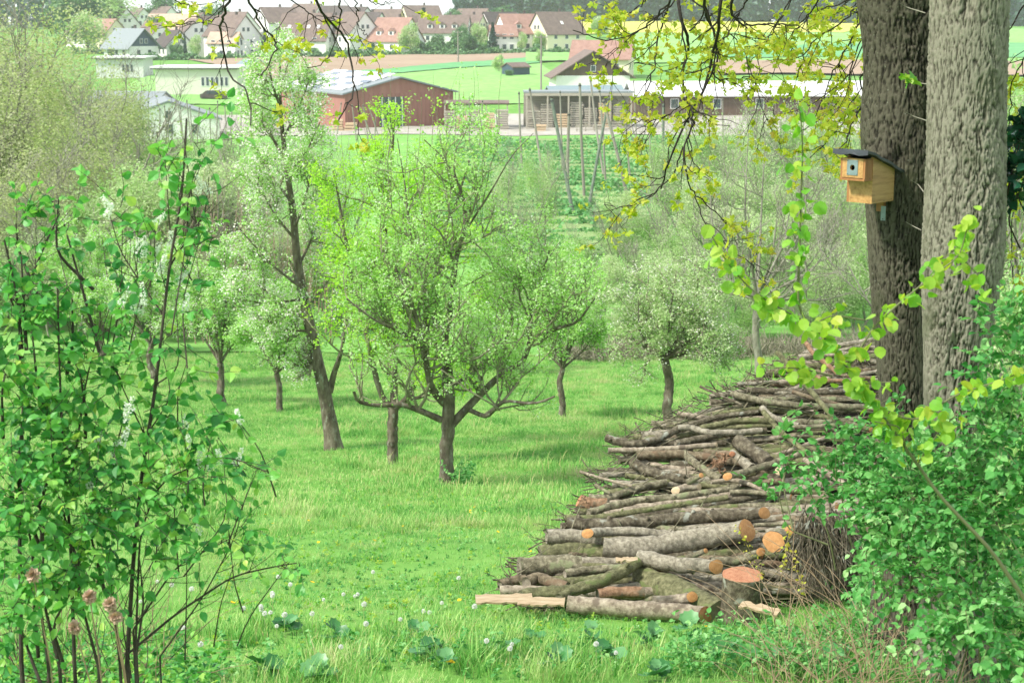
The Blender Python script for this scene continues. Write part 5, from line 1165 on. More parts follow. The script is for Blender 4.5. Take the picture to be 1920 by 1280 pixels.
lg([(683, 296), (740, 318), (830, 328), (930, 298), (1020, 252)], 40, 'dark upturned crooked branch reaching farthest left near the top of the pile', 'dark', dd=-.05, knots=2)
lg([(1010, 250), (1070, 248), (1150, 275), (1280, 272), (1400, 262)], 32, 'light forked branch continuing the dark crooked one', 'silver', dd=-.08)
lg([(1060, 238), (1200, 198), (1380, 178)], 28, 'dark slender branch rising to the right above the light forked branch', 'dark')
lg([(1110, 255), (1200, 235), (1300, 215), (1460, 222)], 32, 'greenish branch below the dark slender one', 'moss')
lg([(1000, 322), (1200, 283), (1420, 262)], 36, 'lichen flecked grey branch over the thin light one', 'dark', dd=-.03)
lg([(1255, 92), (1320, 108), (1400, 128), (1560, 150), (1900, 156)], 36, 'long bare grey pole lying on top of the pile toward the trunk', 'grey', dd=-.05, depths=None, knots=2)
lg([(1114, 60), (1200, 98), (1310, 145)], 14, 'thin straight stick pointing up left off the top of the pile', 'dark', dd=-.05)
lg([(1400, 158), (1440, 200), (1500, 222), (1570, 242)], 34, 'light grey bent branch under the long top pole', 'silver', dd=-.03)
lg([(1450, 250), (1620, 246), (1830, 234)], 24, 'thin horizontal stick right of the greenish branch', 'grey', dd=-.05)
lg([(1285, 308), (1350, 355), (1430, 412)], 76, 'short fat log with coarse furrowed bark set diagonally', 'dark', dd=-.08, taper=.0)
lg([(1240, 475), (1400, 430), (1500, 398), (1580, 370)], 34, 'grey branch rising right whose orange cut faces left', 'grey', 'orange', 'old', -.18, [-.1, 0, 0, 0])
lg([(1130, 358), (1190, 366), (1262, 370)], 30, 'short branch with a red sawn end', 'brown', 'old', 'red', -.04, [0, 0, -.08])
lg([(1262, 372), (1300, 400), (1352, 436)], 50, 'stout smooth light piece beside the coarse furrowed log', 'silver', dd=-.03)
lg([(1000, 540), (1050, 525), (1110, 522)], 38, 'short split piece with pale wood facing up', 'pale', 'pale', 'pale', -.05)
lg([(1165, 500), (1260, 490), (1340, 508), (1432, 548)], 22, 'thin arched twig over the straight olive branch', 'pale', dd=-.08)
lg([(1250, 548), (1340, 545), (1440, 556)], 26, 'short grey stick below the thin arched twig', 'grey', dd=-.04)
lg([(1055, 502), (1120, 470)], 28, 'small sawn stub pointing right in the middle of the pile', 'grey', 'old', 'orange', -.12, [0, -.12])
lg([(1300, 508), (1400, 500), (1490, 494)], 30, 'grey stick below the branch with the orange left end', 'brown')
lg([(1500, 440), (1478, 450)], 40, 'blunt stub pointing at the viewer with a pale oval cut', 'pale', 'old', 'pale', -.1, [.15, -.15], taper=0)
lg([(555, 585), (600, 605), (680, 600)], 62, 'ragged broken stump end with torn reddish wood at the left edge', 'red', 'red', 'old', .05)
lg([(560, 453), (640, 478), (700, 494), (800, 520)], 15, 'thin twig poking out left in the middle height of the pile', 'pale', dd=-.1)
lg([(630, 513), (700, 556)], 16, 'short finger thick stick slanting down at the left edge', 'grey', dd=-.08)
lg([(278, 895), (400, 885), (560, 886)], 92, 'thick short log at the lower left with a rounded end', 'grey', dd=-.02, taper=.1)
lg([(380, 838), (520, 820), (670, 830)], 84, 'mossy thick log hidden behind the silver log end', 'moss', dd=.1)
lg([(490, 925), (600, 905), (760, 895)], 38, 'smooth branch lying against the thick short log', 'grey', dd=-.1)
lg([(415, 962), (560, 955), (700, 932)], 34, 'slim olive branch low on the left under the smooth one', 'moss', dd=-.08)
lg([(312, 965), (360, 938), (420, 958), (500, 985)], 52, 'stubby bent piece with blunt end above the pale plank', 'brown', dd=-.12)
lg([(190, 978), (250, 955), (310, 945)], 42, 'brown rotten stick at the far lower left', 'brown', dd=.0)
lg([(192, 1002), (320, 1000), (470, 1005)], 44, 'pale weathered log lying over the planks at lower left', 'pale', dd=-.05)
lg([(288, 1032), (370, 1008), (480, 1012), (640, 970), (740, 920), (825, 868)], 56, 'long curved branch sweeping down to the left over the planks', 'moss', dd=-.2, knots=2)
lg([(465, 1035), (520, 1000), (600, 985)], 40, 'forked foot of the curved branch', 'moss', dd=-.22)
lg([(828, 848), (900, 862), (1000, 882), (1190, 890)], 68, 'pale smooth log with a ringed orange sawn end at lower centre', 'silver', 'old', 'orange', -.2, [0, 0, -.05, -.15])
lg([(1050, 852), (1140, 817)], 26, 'small branch stub with orange cut leaning on the thickest log', 'grey', 'old', 'orange', -.2, [0, -.1])
lg([(1160, 872), (1300, 862), (1350, 845), (1395, 822)], 44, 'dark branch ending in a small orange cut beside the big round cut', 'grey', 'old', 'orange', -.1, [0, 0, -.05, -.15])
lg([(1590, 745), (1452, 776)], 98, 'stout log with a big round orange cut facing the viewer', 'grey', 'old', 'orange', -.3, [.55, -.2], taper=0)
lg([(1600, 715), (1527, 724)], 44, 'smaller log with round orange cut right of the big round cut', 'brown', 'old', 'orange', -.3, [.4, -.15], taper=0)
lg([(838, 955), (930, 985), (1050, 1030), (1200, 1110)], 128, 'big mossy log pointing toward the viewer at the foot of the pile', 'moss', dd=.02, dr=[.1, .05, -.05, -.2])
lg([(640, 1020), (740, 1008), (860, 1010)], 52, 'reddish barkless log low behind the pale bottom log', 'red', dd=-.1)
lg([(900, 1052), (1000, 1048), (1080, 1030)], 48, 'short tan log with orange sawn end on top of the bottom log', 'pale', 'old', 'orange', -.25, [0, 0, -.1])
lg([(500, 1062), (640, 1075), (800, 1090), (960, 1096), (1140, 1112)], 74, 'long pale flaky log at the very bottom of the pile', 'pale', 'old', 'red', -.22)
lg([(1360, 700), (1450, 694), (1545, 690)], 20, 'thin stick above the big round orange cut', 'grey', dd=-.1)
lg([(1290, 615), (1400, 610), (1560, 640)], 34, 'grey branch half covered by elder leaves', 'grey', dd=.05)
lg([(380, 105), (410, 150), (440, 172), (495, 220)], 20, 'reddish peeled root sticking up at the top of the pile', 'red', z6=True, dd=-.1)
lg([(290, 148), (340, 205), (390, 262), (440, 325), (492, 382)], 22, 'mossy branch leaning up left over the top of the pile', 'moss', z6=True, dd=-.5)
lg([(405, 225), (450, 245), (540, 245)], 18, 'reddish stick below the peeled root', 'red', z6=True, dd=-.1)
lg([(340, 282), (420, 308), (520, 330), (625, 345)], 16, 'long thin stick at the top right before the dark trunk', 'brown', z6=True, dd=-.05)
lg([(400, 300), (520, 300), (640, 312)], 14, 'thin brown stick directly under the peeled root', 'brown', z6=True, dd=.1)
lg([(450, 350), (560, 345), (650, 352)], 22, 'grey branch running behind the dark trunk', 'grey', z6=True, dd=.1)
lg([(380, 515), (440, 550), (520, 600)], 22, 'light branch slanting down right into the elder leaves', 'pale', z6=True, dd=-.1)
lg([(240, 350), (300, 420), (400, 500)], 20, 'mossy thin branch slanting down right across the upper pile', 'moss', z6=True, dd=-.2)
# further branches wedged between them
def left_edge(py): return np.interp(py, [640, 660, 700, 740, 780, 820, 850, 880, 920, 960, 1000, 1050, 1120, 1150], [1530, 1500, 1430, 1330, 1250, 1160, 1165, 1120, 1105, 1075, 1030, 975, 940, 1000])
g = G(4242)
for k_ in range(200):
    py = 655 + 470 * g.random() ** .85; le = left_edge(py); x0 = le + g.uniform(8, max(30, 1600 - le)) * g.random() ** .8; ln = g.uniform(140, 420) * (.75 + (py - 640) / 900); x1 = min(x0 + ln, 1700)
    sl = g.normal(-.06, .12); y1 = py + (x1 - x0) * sl; dia = g.uniform(12, 30) * (.8 + (py - 640) / 900)
    q = [((a - 860) / .40625, (b - 700) / .40625) for a, b in ((x0, py), ((x0 + x1) / 2, (py + y1) / 2 + g.normal(0, 7)), (x1, y1))]
    mt_ = ['grey', 'dark', 'moss', 'brown', 'pale', 'silver'][int(g.integers(0, 6))]; xc = (x0 + x1) / 2
    lb_ = '%s %s branch, %s, in the %s of the pile, %s' % ('slender' if dia < 20 else 'stout', {'grey': 'olive grey', 'dark': 'dark', 'moss': 'mossy', 'brown': 'brown', 'pale': 'light brown', 'silver': 'silvery'}[mt_], 'rising right' if sl < -.13 else ('falling right' if sl > 0 else 'nearly level'), ['top', 'upper part', 'middle', 'lower part', 'bottom'][min(4, int((py - 650) / 95))],
        'left edge' if x0 < le + 45 else ('toward the trunks' if xc > 1480 else 'half way along'))
    log(q, dia / .40625 * .60, lb_, mt_, 'old', 'old' if g.random() < .8 else 'orange', g.uniform(.06, .22), seed=k_, name='pile_branch', cat='branch', knots=int(g.integers(0, 3)))
# added filler core, painted dark for the shade between logs, then loose sticks
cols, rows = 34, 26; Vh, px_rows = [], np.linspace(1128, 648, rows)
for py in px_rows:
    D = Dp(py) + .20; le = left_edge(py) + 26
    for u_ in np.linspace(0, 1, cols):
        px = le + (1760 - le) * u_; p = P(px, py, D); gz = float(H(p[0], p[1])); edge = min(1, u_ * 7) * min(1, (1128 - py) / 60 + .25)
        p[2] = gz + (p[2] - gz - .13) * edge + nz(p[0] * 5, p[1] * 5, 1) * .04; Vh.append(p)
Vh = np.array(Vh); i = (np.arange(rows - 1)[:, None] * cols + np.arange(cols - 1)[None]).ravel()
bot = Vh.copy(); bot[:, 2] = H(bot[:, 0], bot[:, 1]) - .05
M['pile_dark'] = stuffmat('dark_pile_core', [(.012, .010, .007), (.045, .035, .024)], scale=12, bump=1, coords='World')
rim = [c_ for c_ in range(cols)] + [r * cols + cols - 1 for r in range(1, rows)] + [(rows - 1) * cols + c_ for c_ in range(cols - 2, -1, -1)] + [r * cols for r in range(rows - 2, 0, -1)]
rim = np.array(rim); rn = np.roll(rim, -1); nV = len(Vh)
link('pile_core', mesh('pile_core', np.concatenate([Vh, bot]), [np.stack([i, i + 1, i + cols + 1, i + cols], 1), np.stack([rn, rim, rim + nV, rn + nV], 1)], M['pile_dark'], smooth=False), None, kind='stuff', label='added dark core closing the gaps inside the wood pile')
n = 1300; py = g.uniform(650, 1135, n); le = np.array([left_edge(a) for a in py]); px = le + g.random(n) ** 1.3 * (1690 - le) - 4; D = np.array([Dp(a) for a in py]) + g.uniform(.06, .26, n)
st = np.array([P(a, b, c_) for a, b, c_ in zip(px, py, D)])
q = wander(st, unit(np.array([1, .1, .0]) + g.normal(0, .45, (n, 3))), g.uniform(.12, .6, n), 6, .10, 0, g)
q = q - (q[:, 3:4] - q[:, :1]) * .5; r_ = g.uniform(.002, .009, n)
V, Q = tubes([(q, r_[:, None] * np.linspace(1, .5, 6)[None], 5)])
link('brushwood', mesh('brushwood', V, Q, LM['grey'], smooth=True), None, kind='stuff', label='thin sticks and twigs packed between the logs')
# twigs poking out at the left edge
n = 70; py = g.uniform(700, 1110, n); st = np.array([P(left_edge(a) + 14, a, Dp(a)) for a in py])
q = wander(st, unit(np.array([-1, 0, .35]) + g.normal(0, .5, (n, 3))), g.uniform(.06, .32, n), 7, .22, 0, g)
q2, r2 = kids(q, np.full((n, 7), .003), 2, .2, .9, .7, .12, 5, .2, 0, g, .6, .0012)
V, Q = tubes([(q, np.linspace(.0035, .0012, 7)[None].repeat(n, 0), 4), (q2, r2, 3)])
link('twigs', mesh('twigs', V, Q, LM['dark']), None, kind='stuff', label='fine dry twigs sticking out of the left side of the pile')
# root tangle at the top
e = empty('root_tangle', P(1612, 672, Dp(672)), 'dark gnarled root tangle lying on top of the pile before the trunk', 'root')
q = wander(np.zeros((26, 3)), g.normal(0, 1, (26, 3)) * np.array([1, 1, .7]) + np.array([0, 0, .3]), g.uniform(.08, .2, 26), 8, .35, .05, g); V, Q = tubes([(q, np.linspace(.012, .003, 8)[None].repeat(26, 0), 6)]); link('roots', mesh('roots', V, Q, LM['dark'], smooth=True), e, kind='stuff')
e = empty('bark_clump', P(1347, 868, Dp(868) - .1), 'clump of reddish curled bark in the middle of the pile', 'bark')
q = wander(g.normal(0, .03, (40, 3)), g.normal(0, 1, (40, 3)), g.uniform(.05, .1, 40), 6, .5, 0, g); V, Q = tubes([(q, np.linspace(.011, .004, 6)[None].repeat(40, 0), 5)]); link('curls', mesh('curls', V, Q, LM['red']), e, kind='stuff')
# upright stump with reddish sawn top
c = P(1392, 1078, 11.15); gz = float(H(c[0], c[1])); k = 22; a = np.arange(k) * 2 * np.pi / k
e = empty('tree_stump', (c[0], c[1], gz), 'broad upright stump with a reddish sawn top below the big round cut', 'stump')
hs_ = np.linspace(-.05, c[2] - gz, 8); V = []
for h in hs_:
    for t in a: rr = .150 * (1 + .12 * nz(math.cos(t) * 2, math.sin(t) * 2, 3) + .04 * nz(math.cos(t) * 9, math.sin(t) * 9, h * 4)) * (1 + .25 * max(0, .1 - h)); V.append((rr * math.cos(t), rr * math.sin(t), h))
V = np.array(V); i_ = np.arange(7)[:, None] * k + np.arange(k)[None]; j_ = np.arange(7)[:, None] * k + ((np.arange(k) + 1) % k)[None]
link('bark', mesh('bark', V, np.stack([i_, j_, j_ + k, i_ + k], -1).reshape(-1, 4), LM['dark'], smooth=True), e)
top = V[-k:] * np.array([.99, .99, 1]); Vt = np.concatenate([top, top * np.array([.5, .5, 1]) + [0, 0, .006], [[0, 0, top[0, 2] + .004]]]); aa = np.arange(k); bb = (aa + 1) % k
ct = link('cut_face', mesh('cut_face', Vt - np.array([0, 0, top[0, 2]]), [np.stack([aa, bb, bb + k, aa + k], 1), np.stack([aa + k, bb + k, np.full(k, 2 * k)], 1)], CM['red']), e); ct.location = (0, 0, float(top[0, 2]) + .002); ct.rotation_euler = (.1, .0, 0)
# drooping brush at the right end
n = 380; px = g.uniform(1500, 1600, n); st = np.array([P(a, 985 + g.normal(0, 14), 11.75 + g.normal(0, .12)) for a in px])
q = wander(st, np.array([[.12, -.25, -1.]]) + g.normal(0, .35, (n, 3)), g.uniform(.3, .62, n), 7, .07, -.03, g); q[..., 2] = np.maximum(q[..., 2], H(q[..., 0], q[..., 1]))
V, Q = tubes([(q, np.linspace(.006, .002, 7)[None].repeat(n, 0), 4)])
link('brush_bundle', mesh('brush_bundle', V, Q, LM['dark']), None, kind='stuff', label='dark bundle of drooping dry brush at the right end of the pile')
core = P(1530, 1050, 11.75); V, Q = tubes([(np.array([[core + [-.02, 0, -.35], core, core + [.03, 0, .22]]]), np.array([[.27, .26, .16]]), 14)])
# planks
def plank(pxy, D_, L_m, w_, th, yaw, roll, label):
    c = P(*pxy, D_); e = empty('plank', c, label, 'plank', 'planks under the pile', yaw); gq = G(int(pxy[0])); nx = 12; V = []
    for i_ in range(nx):
        x = (i_ / (nx - 1) - .5) * L_m; j1, j2 = gq.normal(0, .008, 2)
        V += [(x, -w_ / 2 + j1, -th / 2), (x, w_ / 2 + j2, -th / 2), (x, w_ / 2 + j2, th / 2), (x, -w_ / 2 + j1, th / 2)]
    Fq_ = [(0, 1, 2, 3), tuple(4 * nx - 4 + t for t in (3, 2, 1, 0))] + [(4 * i_ + t, 4 * i_ + 4 + t, 4 * i_ + 4 + (t + 1) % 4, 4 * i_ + (t + 1) % 4) for i_ in range(nx - 1) for t in range(4)]
    o = MB().add(V, [f[::-1] for f in Fq_]).build('board', M['plank_pale'], e); o.rotation_euler = (roll, 0, 0)
M['plank_pale'] = stuffmat('pale_rough_plank', [(.24, .17, .10), (.40, .31, .20), (.50, .41, .29)], scale=5, stretch=(1, 7, 1), bump=.4, bscale=20)
plank((945, 1122), 11.2, .42, .13, .014, .05, .12, 'pale rough board sticking out farthest left under the pile')
plank((1015, 1127), 11.05, .34, .12, .014, -.10, .15, 'pale rough board under the curved branch right of the first one')
plank((1175, 1049), 11.1, .16, .05, .015, -.05, .2, 'small orange sliver of split wood under the thickest log')
plank((1425, 1140), 10.8, .30, .07, .018, -.6, .3, 'brown split board leaning at the foot of the stump')

# ------------------------------------------------------------------ leafy shrubs
RND = (np.array([(0, 0, 0), (-.34, .12, .05), (-.48, .42, .09), (-.36, .76, .05), (0, 1.0, -.08), (.36, .76, .05), (.48, .42, .09), (.34, .12, .05), (0, .45, 0)]), LEAF2[1])
def spray_shrub(root, blobs, g, mat, size, dens, stem_mat, base_px, droop=.2, npair=3, proto=LEAF2, nmax=300, stem_r=.006, sl=.16):
    """blobs: (px, py, D, r px, density) leafy volumes filled with pinnate sprays on thin stems"""
    w = np.array(root.location); pos, fr, sc, ti, st, tw = [], [], [], [], [], []
    for bx, by, D, r, dn in blobs:
        c = P(bx, by, D) - w; R_ = r * D / F; ns = max(4, int(dens * dn * (r / 80) ** 2 * (D / 8) ** 2))
        b = np.array([c[0] * .5 + g.normal(0, .1), c[1] * .6 + g.normal(0, .1), 0]); bv = b - c; b = c + bv * min(1., .42 / np.linalg.norm(bv)) + g.normal(0, .09, 3); st.append(smooth_line(np.array([b, b * .5 + c * .5 + g.normal(0, .06, 3), c]), 10))
        d = unit(g.normal(0, 1, (ns, 3)) + np.array([0, -.25, .25])); s = c + d * R_ * g.random((ns, 1)) ** .5 * .95
        al = unit(d * .7 + g.normal(0, .6, (ns, 3)) + np.array([0, -.15, .15])); q = wander(s, al, np.full(ns, sl) * g.uniform(.6, 1.3, ns), 6, .10, -.04, g); tw.append(q)
        tt = np.clip(g.normal(.42, .2, ns), 0, 1)
        for k in range(npair + 1):
            for side in ((-1, 1) if k < npair else (0,)):
                i_ = 1 + int(round(k * 4 / npair)); base = q[:, min(i_, 5)]; t = unit(q[:, min(i_, 5)] - q[:, min(i_, 5) - 1]); n0 = unit(np.cross(t, g.normal(0, .5, (ns, 3)) + [0, 0, 1.])); up = np.cross(n0, t)
                a_ = unit(n0 * side + t * (.65 if side else 1.) + g.normal(0, .22, (ns, 3)) + np.array([0, 0, -droop])); nm = unit(up + g.normal(0, .3, (ns, 3))); sd = unit(np.cross(a_, nm)); nm = np.cross(sd, a_)
                pos.append(base); fr.append(np.stack([sd, a_, nm], 1)); sc.append(size * g.uniform(.45, 1.4, ns)); ti.append(np.clip(tt + g.normal(0, .12, ns), 0, 1))
    pos, fr, sc, ti = map(np.concatenate, (pos, fr, sc, ti)); st = np.array(st); tw = np.concatenate(tw)
    for k_ in range(len(st)):
        V, Q = tubes([(st[k_][None], np.linspace(stem_r, stem_r * .4, 10)[None], 6)]); link('stem', mesh('stem', V, Q, M[stem_mat], smooth=True), root)
    V, Q = tubes([(tw, np.linspace(.0022, .001, 6)[None].repeat(len(tw), 0), 3)]); link('twigs', mesh('twigs', V, Q, M[stem_mat]), root, kind='stuff')
    leaf_parts(root, proto, pos, fr, sc, ti, mat, nmax, g)
M['stem_green'] = plain('green_brown_stem', (.14, .15, .07), .6); M['dry'] = plain('dry_stalks', (.27, .20, .125), .8, .15, .3, 8)
M['bark_bush'] = stuffmat('bush_bark', [(.03, .025, .02), (.09, .075, .06)], scale=14, bump=.3, coords='World')
g = G(31)
el = empty('elder_shrub', gat(1800, 8.3), 'dense fresh green elder shrub at the lower right, in front of both trunks', 'shrub')
spray_shrub(el, [(1830, 1150, 7.3, 130, 1.0), (1710, 1070, 7.7, 95, .8), (1650, 985, 8.3, 75, .9), (1575, 895, 8.7, 65, .8), (1515, 915, 8.7, 40, .6), (1480, 850, 8.8, 30, .5), (1650, 850, 8.7, 85, 1.1), (1750, 940, 8.0, 120, 1.2), (1850, 980, 7.6, 125, 1.2),
    (1885, 830, 7.7, 105, 1.1), (1830, 800, 8.0, 62, 1), (1895, 700, 7.8, 75, 1), (1905, 610, 7.9, 55, .9), (1720, 905, 8.3, 70, 1), (1590, 830, 8.9, 34, .6), (1462, 935, 8.8, 26, .5), (1905, 1210, 7.0, 85, .8), (1820, 1190, 7.2, 60, .5), (1460, 1000 - 180, 9.0, 24, .6), (1860, 620, 8.1, 45, .8),
    (1690, 960, 8.2, 80, 1), (1640, 1060, 8.1, 50, .7)], g, 'leaf_elder', .041, 74, 'stem_green', None)
nv = empty('holly_shrub', gat(1930, 9.2), 'dark glossy evergreen twig at the right edge beside the light trunk', 'shrub')
spray_shrub(nv, [(1912, 270, 9.0, 32, 1.1), (1925, 330, 9.0, 36, 1.2), (1895, 330, 9.0, 16, .8)], g, 'leaf_ever', .06, 110, 'bark_bush', None, nmax=60)
bc = empty('bird_cherry_bush', gat(60, 6.9), 'leafy bird cherry bush at the left edge, without flowers', 'shrub', 'bird cherry bushes on the left')
spray_shrub(bc, [(60, 620, 6.9, 85, .8), (40, 800, 6.8, 100, 1), (110, 930, 6.7, 100, 1), (60, 1040, 6.6, 110, .9), (40, 480, 7.0, 50, .7), (120, 420, 7.2, 48, .6), (135, 560, 7.0, 60, .6), (150, 700, 6.9, 80, .9), (10, 700, 6.8, 70, .8), (20, 930, 6.6, 80, .9), (110, 370, 7.3, 34, .5), (30, 420, 7.1, 30, .5),
    (110, 800, 6.9, 80, .9), (30, 1150, 6.5, 90, .8), (150, 1080, 6.6, 80, .9), (20, 560, 6.9, 60, .8), (170, 980, 6.7, 70, .9)], g, 'leaf_bush', .045, 44, 'bark_bush', None, droop=.35, stem_r=.009, sl=.2)
bc2 = empty('bird_cherry_bush', gat(255, 7.0), 'open bird cherry bush with white flower spikes and one tall dark stem', 'shrub', 'bird cherry bushes on the left')
wl = np.array(bc2.location)
bl2 = [(345, 260, 6.9, 36, .5), (380, 300, 6.9, 34, .5), (310, 300, 7.0, 30, .4), (345, 380, 6.9, 50, .6), (290, 420, 7.0, 45, .5), (230, 410, 7.1, 40, .5), (380, 430, 6.9, 30, .4), (300, 500, 6.9, 55, .6), (240, 500, 7.0, 45, .5), (215, 560, 7.0, 40, .4), (330, 560, 6.9, 45, .5), (300, 650, 6.9, 45, .5),
    (350, 680, 6.9, 30, .4), (215, 660, 7.0, 55, .5), (180, 850, 6.9, 80, .8), (270, 800, 6.9, 55, .6), (340, 770, 6.9, 50, .6), (250, 930, 6.8, 85, .9), (340, 900, 6.8, 75, .8), (420, 870, 6.8, 45, .6), (480, 885, 6.8, 22, .5), (350, 1010, 6.8, 70, .8), (430, 1000, 6.8, 50, .8), (440, 1055, 6.8, 36, .6), (545, 1050, 6.8, 26, .6),
    (260, 1060, 6.7, 60, .6), (400, 800, 6.9, 35, .5), (440, 780, 6.9, 16, .5), (210, 740, 7.0, 60, .6)]
spray_shrub(bc2, bl2, g, 'leaf_bush', .044, 42, 'bark_bush', None, droop=.35, stem_r=.004, sl=.19)
for root, lines in ((bc2, [([(238, 1250), (250, 1050), (268, 870), (290, 740), (306, 600), (320, 480), (340, 380), (346, 300), (350, 222)], 5, 6.9), ([(240, 1225), (330, 1150), (437, 1079), (516, 1061), (556, 1055)], 3, 6.8), ([(255, 1200), (262, 1000), (300, 900), (420, 850), (500, 884)], 2.6, 6.8),
        ([(250, 1180), (330, 1060), (430, 1010)], 2.5, 6.8), ([(318, 500), (350, 450), (385, 400), (392, 330)], 2, 6.9), ([(306, 590), (270, 540), (225, 470), (205, 400)], 2, 7.0), ([(225, 1240), (205, 1050), (170, 900)], 3.5, 6.8), ([(255, 1230), (270, 1130), (262, 1050)], 3, 6.7), ([(300, 1230), (380, 1120), (440, 1010), (458, 940)], 2, 6.9)]),
       (bc, [([(40, 1240), (36, 950), (46, 700), (34, 560), (8, 450)], 5, 6.9), ([(36, 575), (75, 480), (112, 400)], 3, 7.0), ([(140, 1250), (132, 1000), (118, 850), (112, 700), (108, 540)], 4.2, 6.8), ([(90, 1240), (64, 1050), (30, 860)], 3.5, 6.7), ([(135, 900), (160, 720), (190, 600)], 2.6, 6.9), ([(112, 1250), (80, 1120), (82, 980)], 4, 6.6), ([(185, 1250), (150, 1120), (145, 1000)], 3.5, 6.7)])):
    for pxs, rp, D in lines:
        q = smooth_line(np.array([P(a, b, D + .05 * math.sin(i_)) for i_, (a, b) in enumerate(pxs)]), 24) - np.array(root.location)
        if pxs[0][1] > 1150: q = np.concatenate([[np.array([q[0][0], q[0][1], float(H(q[0][0] + root.location[0], q[0][1] + root.location[1])) - root.location[2] - .02])], q])
        V, Q = tubes([(q[None], np.linspace(rp, rp * .4, len(q))[None] * D / F, 7)]); link('stem', mesh('stem', V, Q, M['bark_bush'], smooth=True), root)
        p1, r1 = kids(q[None], np.full((1, len(q)), rp * .28 * D / F), 12, .15, 1, .8, .2, 7, .1, .06, g, .6, .0016); V, Q = tubes([(p1, r1, 4)]); link('side_twigs', mesh('side_twigs', V, Q, M['bark_bush']), root, kind='stuff')
# flower spikes of the bird cherry
fm = []
for k_ in range(3):
    n = 90; t = g.random(n); a = g.uniform(0, 6.28, n); rr = .013 * (1.1 - .5 * t); q = np.stack([np.cos(a) * rr, np.sin(a) * rr, t * .11], 1); fm.append(leafmesh('flower_spike', PETAL, q, g, .010, M['petal_white']))
for fx, fy in [(290, 408), (205, 378), (198, 395), (285, 478), (268, 470), (270, 560), (262, 578), (250, 572), (330, 520), (250, 460), (370, 350), (395, 352), (246, 760), (238, 778), (228, 825), (180, 825), (440, 862), (412, 858), (395, 868), (376, 868), (350, 806), (357, 830), (168, 905), (176, 922), (215, 862), (206, 842), (452, 780), (372, 990), (318, 460), (300, 500), (225, 560), (345, 575)]:
    o = link('flower_spike', fm[int(g.integers(0, 3))], bc2); o.location = P(fx, fy + 12, 6.85 + g.normal(0, .05)) - wl; o.rotation_euler = (g.normal(0, .35), g.normal(0, .35), g.uniform(0, 6)); o.scale = (1, 1, g.uniform(.55, .95))
# lime sapling reaching over the pile
lm = empty('lime_sapling', gat(1935, 6.8), 'lime sapling with round yellow green leaves arching from the lower right over the pile', 'young tree')
wl = np.array(lm.location); SP = []
main = [(2000, 1250), (1925, 1128), (1858, 1030), (1762, 930), (1720, 870), (1670, 800), (1630, 745), (1590, 690), (1560, 650), (1530, 612), (1457, 576), (1399, 537), (1360, 489), (1331, 436)]
for li_, (pxs, rp, D) in enumerate([(main, 4.8, 6.7), ([(1515, 605), (1496, 576), (1498, 484), (1501, 412), (1503, 339), (1505, 290), (1503, 228), (1496, 194)], 2.6, 6.7), ([(1590, 690), (1640, 610), (1690, 565), (1745, 520), (1800, 480), (1815, 420), (1830, 400)], 2.4, 6.6), ([(1790, 470), (1840, 520), (1862, 560)], 1.6, 6.6),
      ([(1650, 770), (1720, 790), (1790, 740), (1870, 715), (1935, 690)], 2.2, 6.6), ([(1560, 705), (1500, 690), (1425, 688)], 2.0, 6.75), ([(1720, 870), (1760, 810), (1800, 770)], 1.8, 6.6), ([(1580, 690), (1610, 720), (1680, 715)], 1.6, 6.6), ([(1700, 850), (1690, 800), (1640, 790)], 1.6, 6.6), ([(1620, 600), (1560, 590), (1520, 610)], 1.8, 6.7), ([(1830, 420), (1790, 470), (1740, 500)], 1.6, 6.6)]):
    q = smooth_line(np.array([P(a, b, D - .02 * i_) for i_, (a, b) in enumerate(pxs)]), 30) - wl
    V, Q = tubes([(q[None], np.linspace(rp, max(1.1, rp * .22), 30)[None] * D / F, 8)]); link('stem' if li_ == 0 else 'side_branch', mesh('stem', V, Q, M['stem_green'], smooth=True), lm)
    SP.append((q, li_, pxs))
pos, sc, ti = [], [], []
for q, li_, pxs in SP:
    Lq = np.linalg.norm(np.diff(q, axis=0), axis=1).sum(); n = int(Lq / (.0115 if li_ else .016)); i0 = 15 if li_ == 0 else 3
    f = g.uniform(i0, 29, n); i_ = f.astype(int).clip(0, 28); p = q[i_] + (q[i_ + 1] - q[i_]) * (f - i_)[:, None]
    pos.append(p + g.normal(0, .024, (n, 3))); sc.append(np.full(n, .056) * g.uniform(.5, 1.15, n)); ti.append(np.clip(g.normal(.30 if li_ in (1,) else .55, .2, n), 0, 1))
pos, sc, ti = map(np.concatenate, (pos, sc, ti)); print('lime leaves', len(pos))
fr = frames(g, len(pos), 1.1, .2); leaf_parts(lm, RND, pos, fr, sc, ti, 'leaf_lime', 300, g)

# ------------------------------------------------------------------ low growth at the front
def arcs(name, n, sampler, L0, L1, r, mat, label, up=.7, curl=.10, droop=-.07, segs=10, sd=5):
    g = G(sd); s = sampler(g, n); d = g.normal(0, .6, (n, 3)) + np.array([0, 0, up]); q = wander(s, d, g.uniform(L0, L1, n), segs, curl, droop, g); q[..., 2] = np.maximum(q[..., 2], H(q[..., 0], q[..., 1]) + .005)
    V, Q = tubes([(q, np.linspace(r, r * .4, segs)[None].repeat(n, 0), 4)]); link(name, mesh(name, V, Q, M[mat]), None, kind='stuff', label=label); return q
def gs(x0, x1, d0, d1):
    def f(g, n):
        D = g.uniform(d0, d1, n); px = g.uniform(x0, x1, n); x = (px - 960) / F * D / .985; return np.stack([x, D, H(x, D)], 1)
    return f
arcs('bramble_canes', 240, gs(1450, 1860, 7.4, 9.3), .35, .75, .0028, 'dry', 'tangled thin brown bramble canes under the elder shrub', .8, sd=8)
arcs('bramble_canes', 110, gs(-60, 330, 7.4, 9.2), .4, 1.0, .003, 'dry', 'tangle of dry stalks at the foot of the left bushes', .9, sd=9)
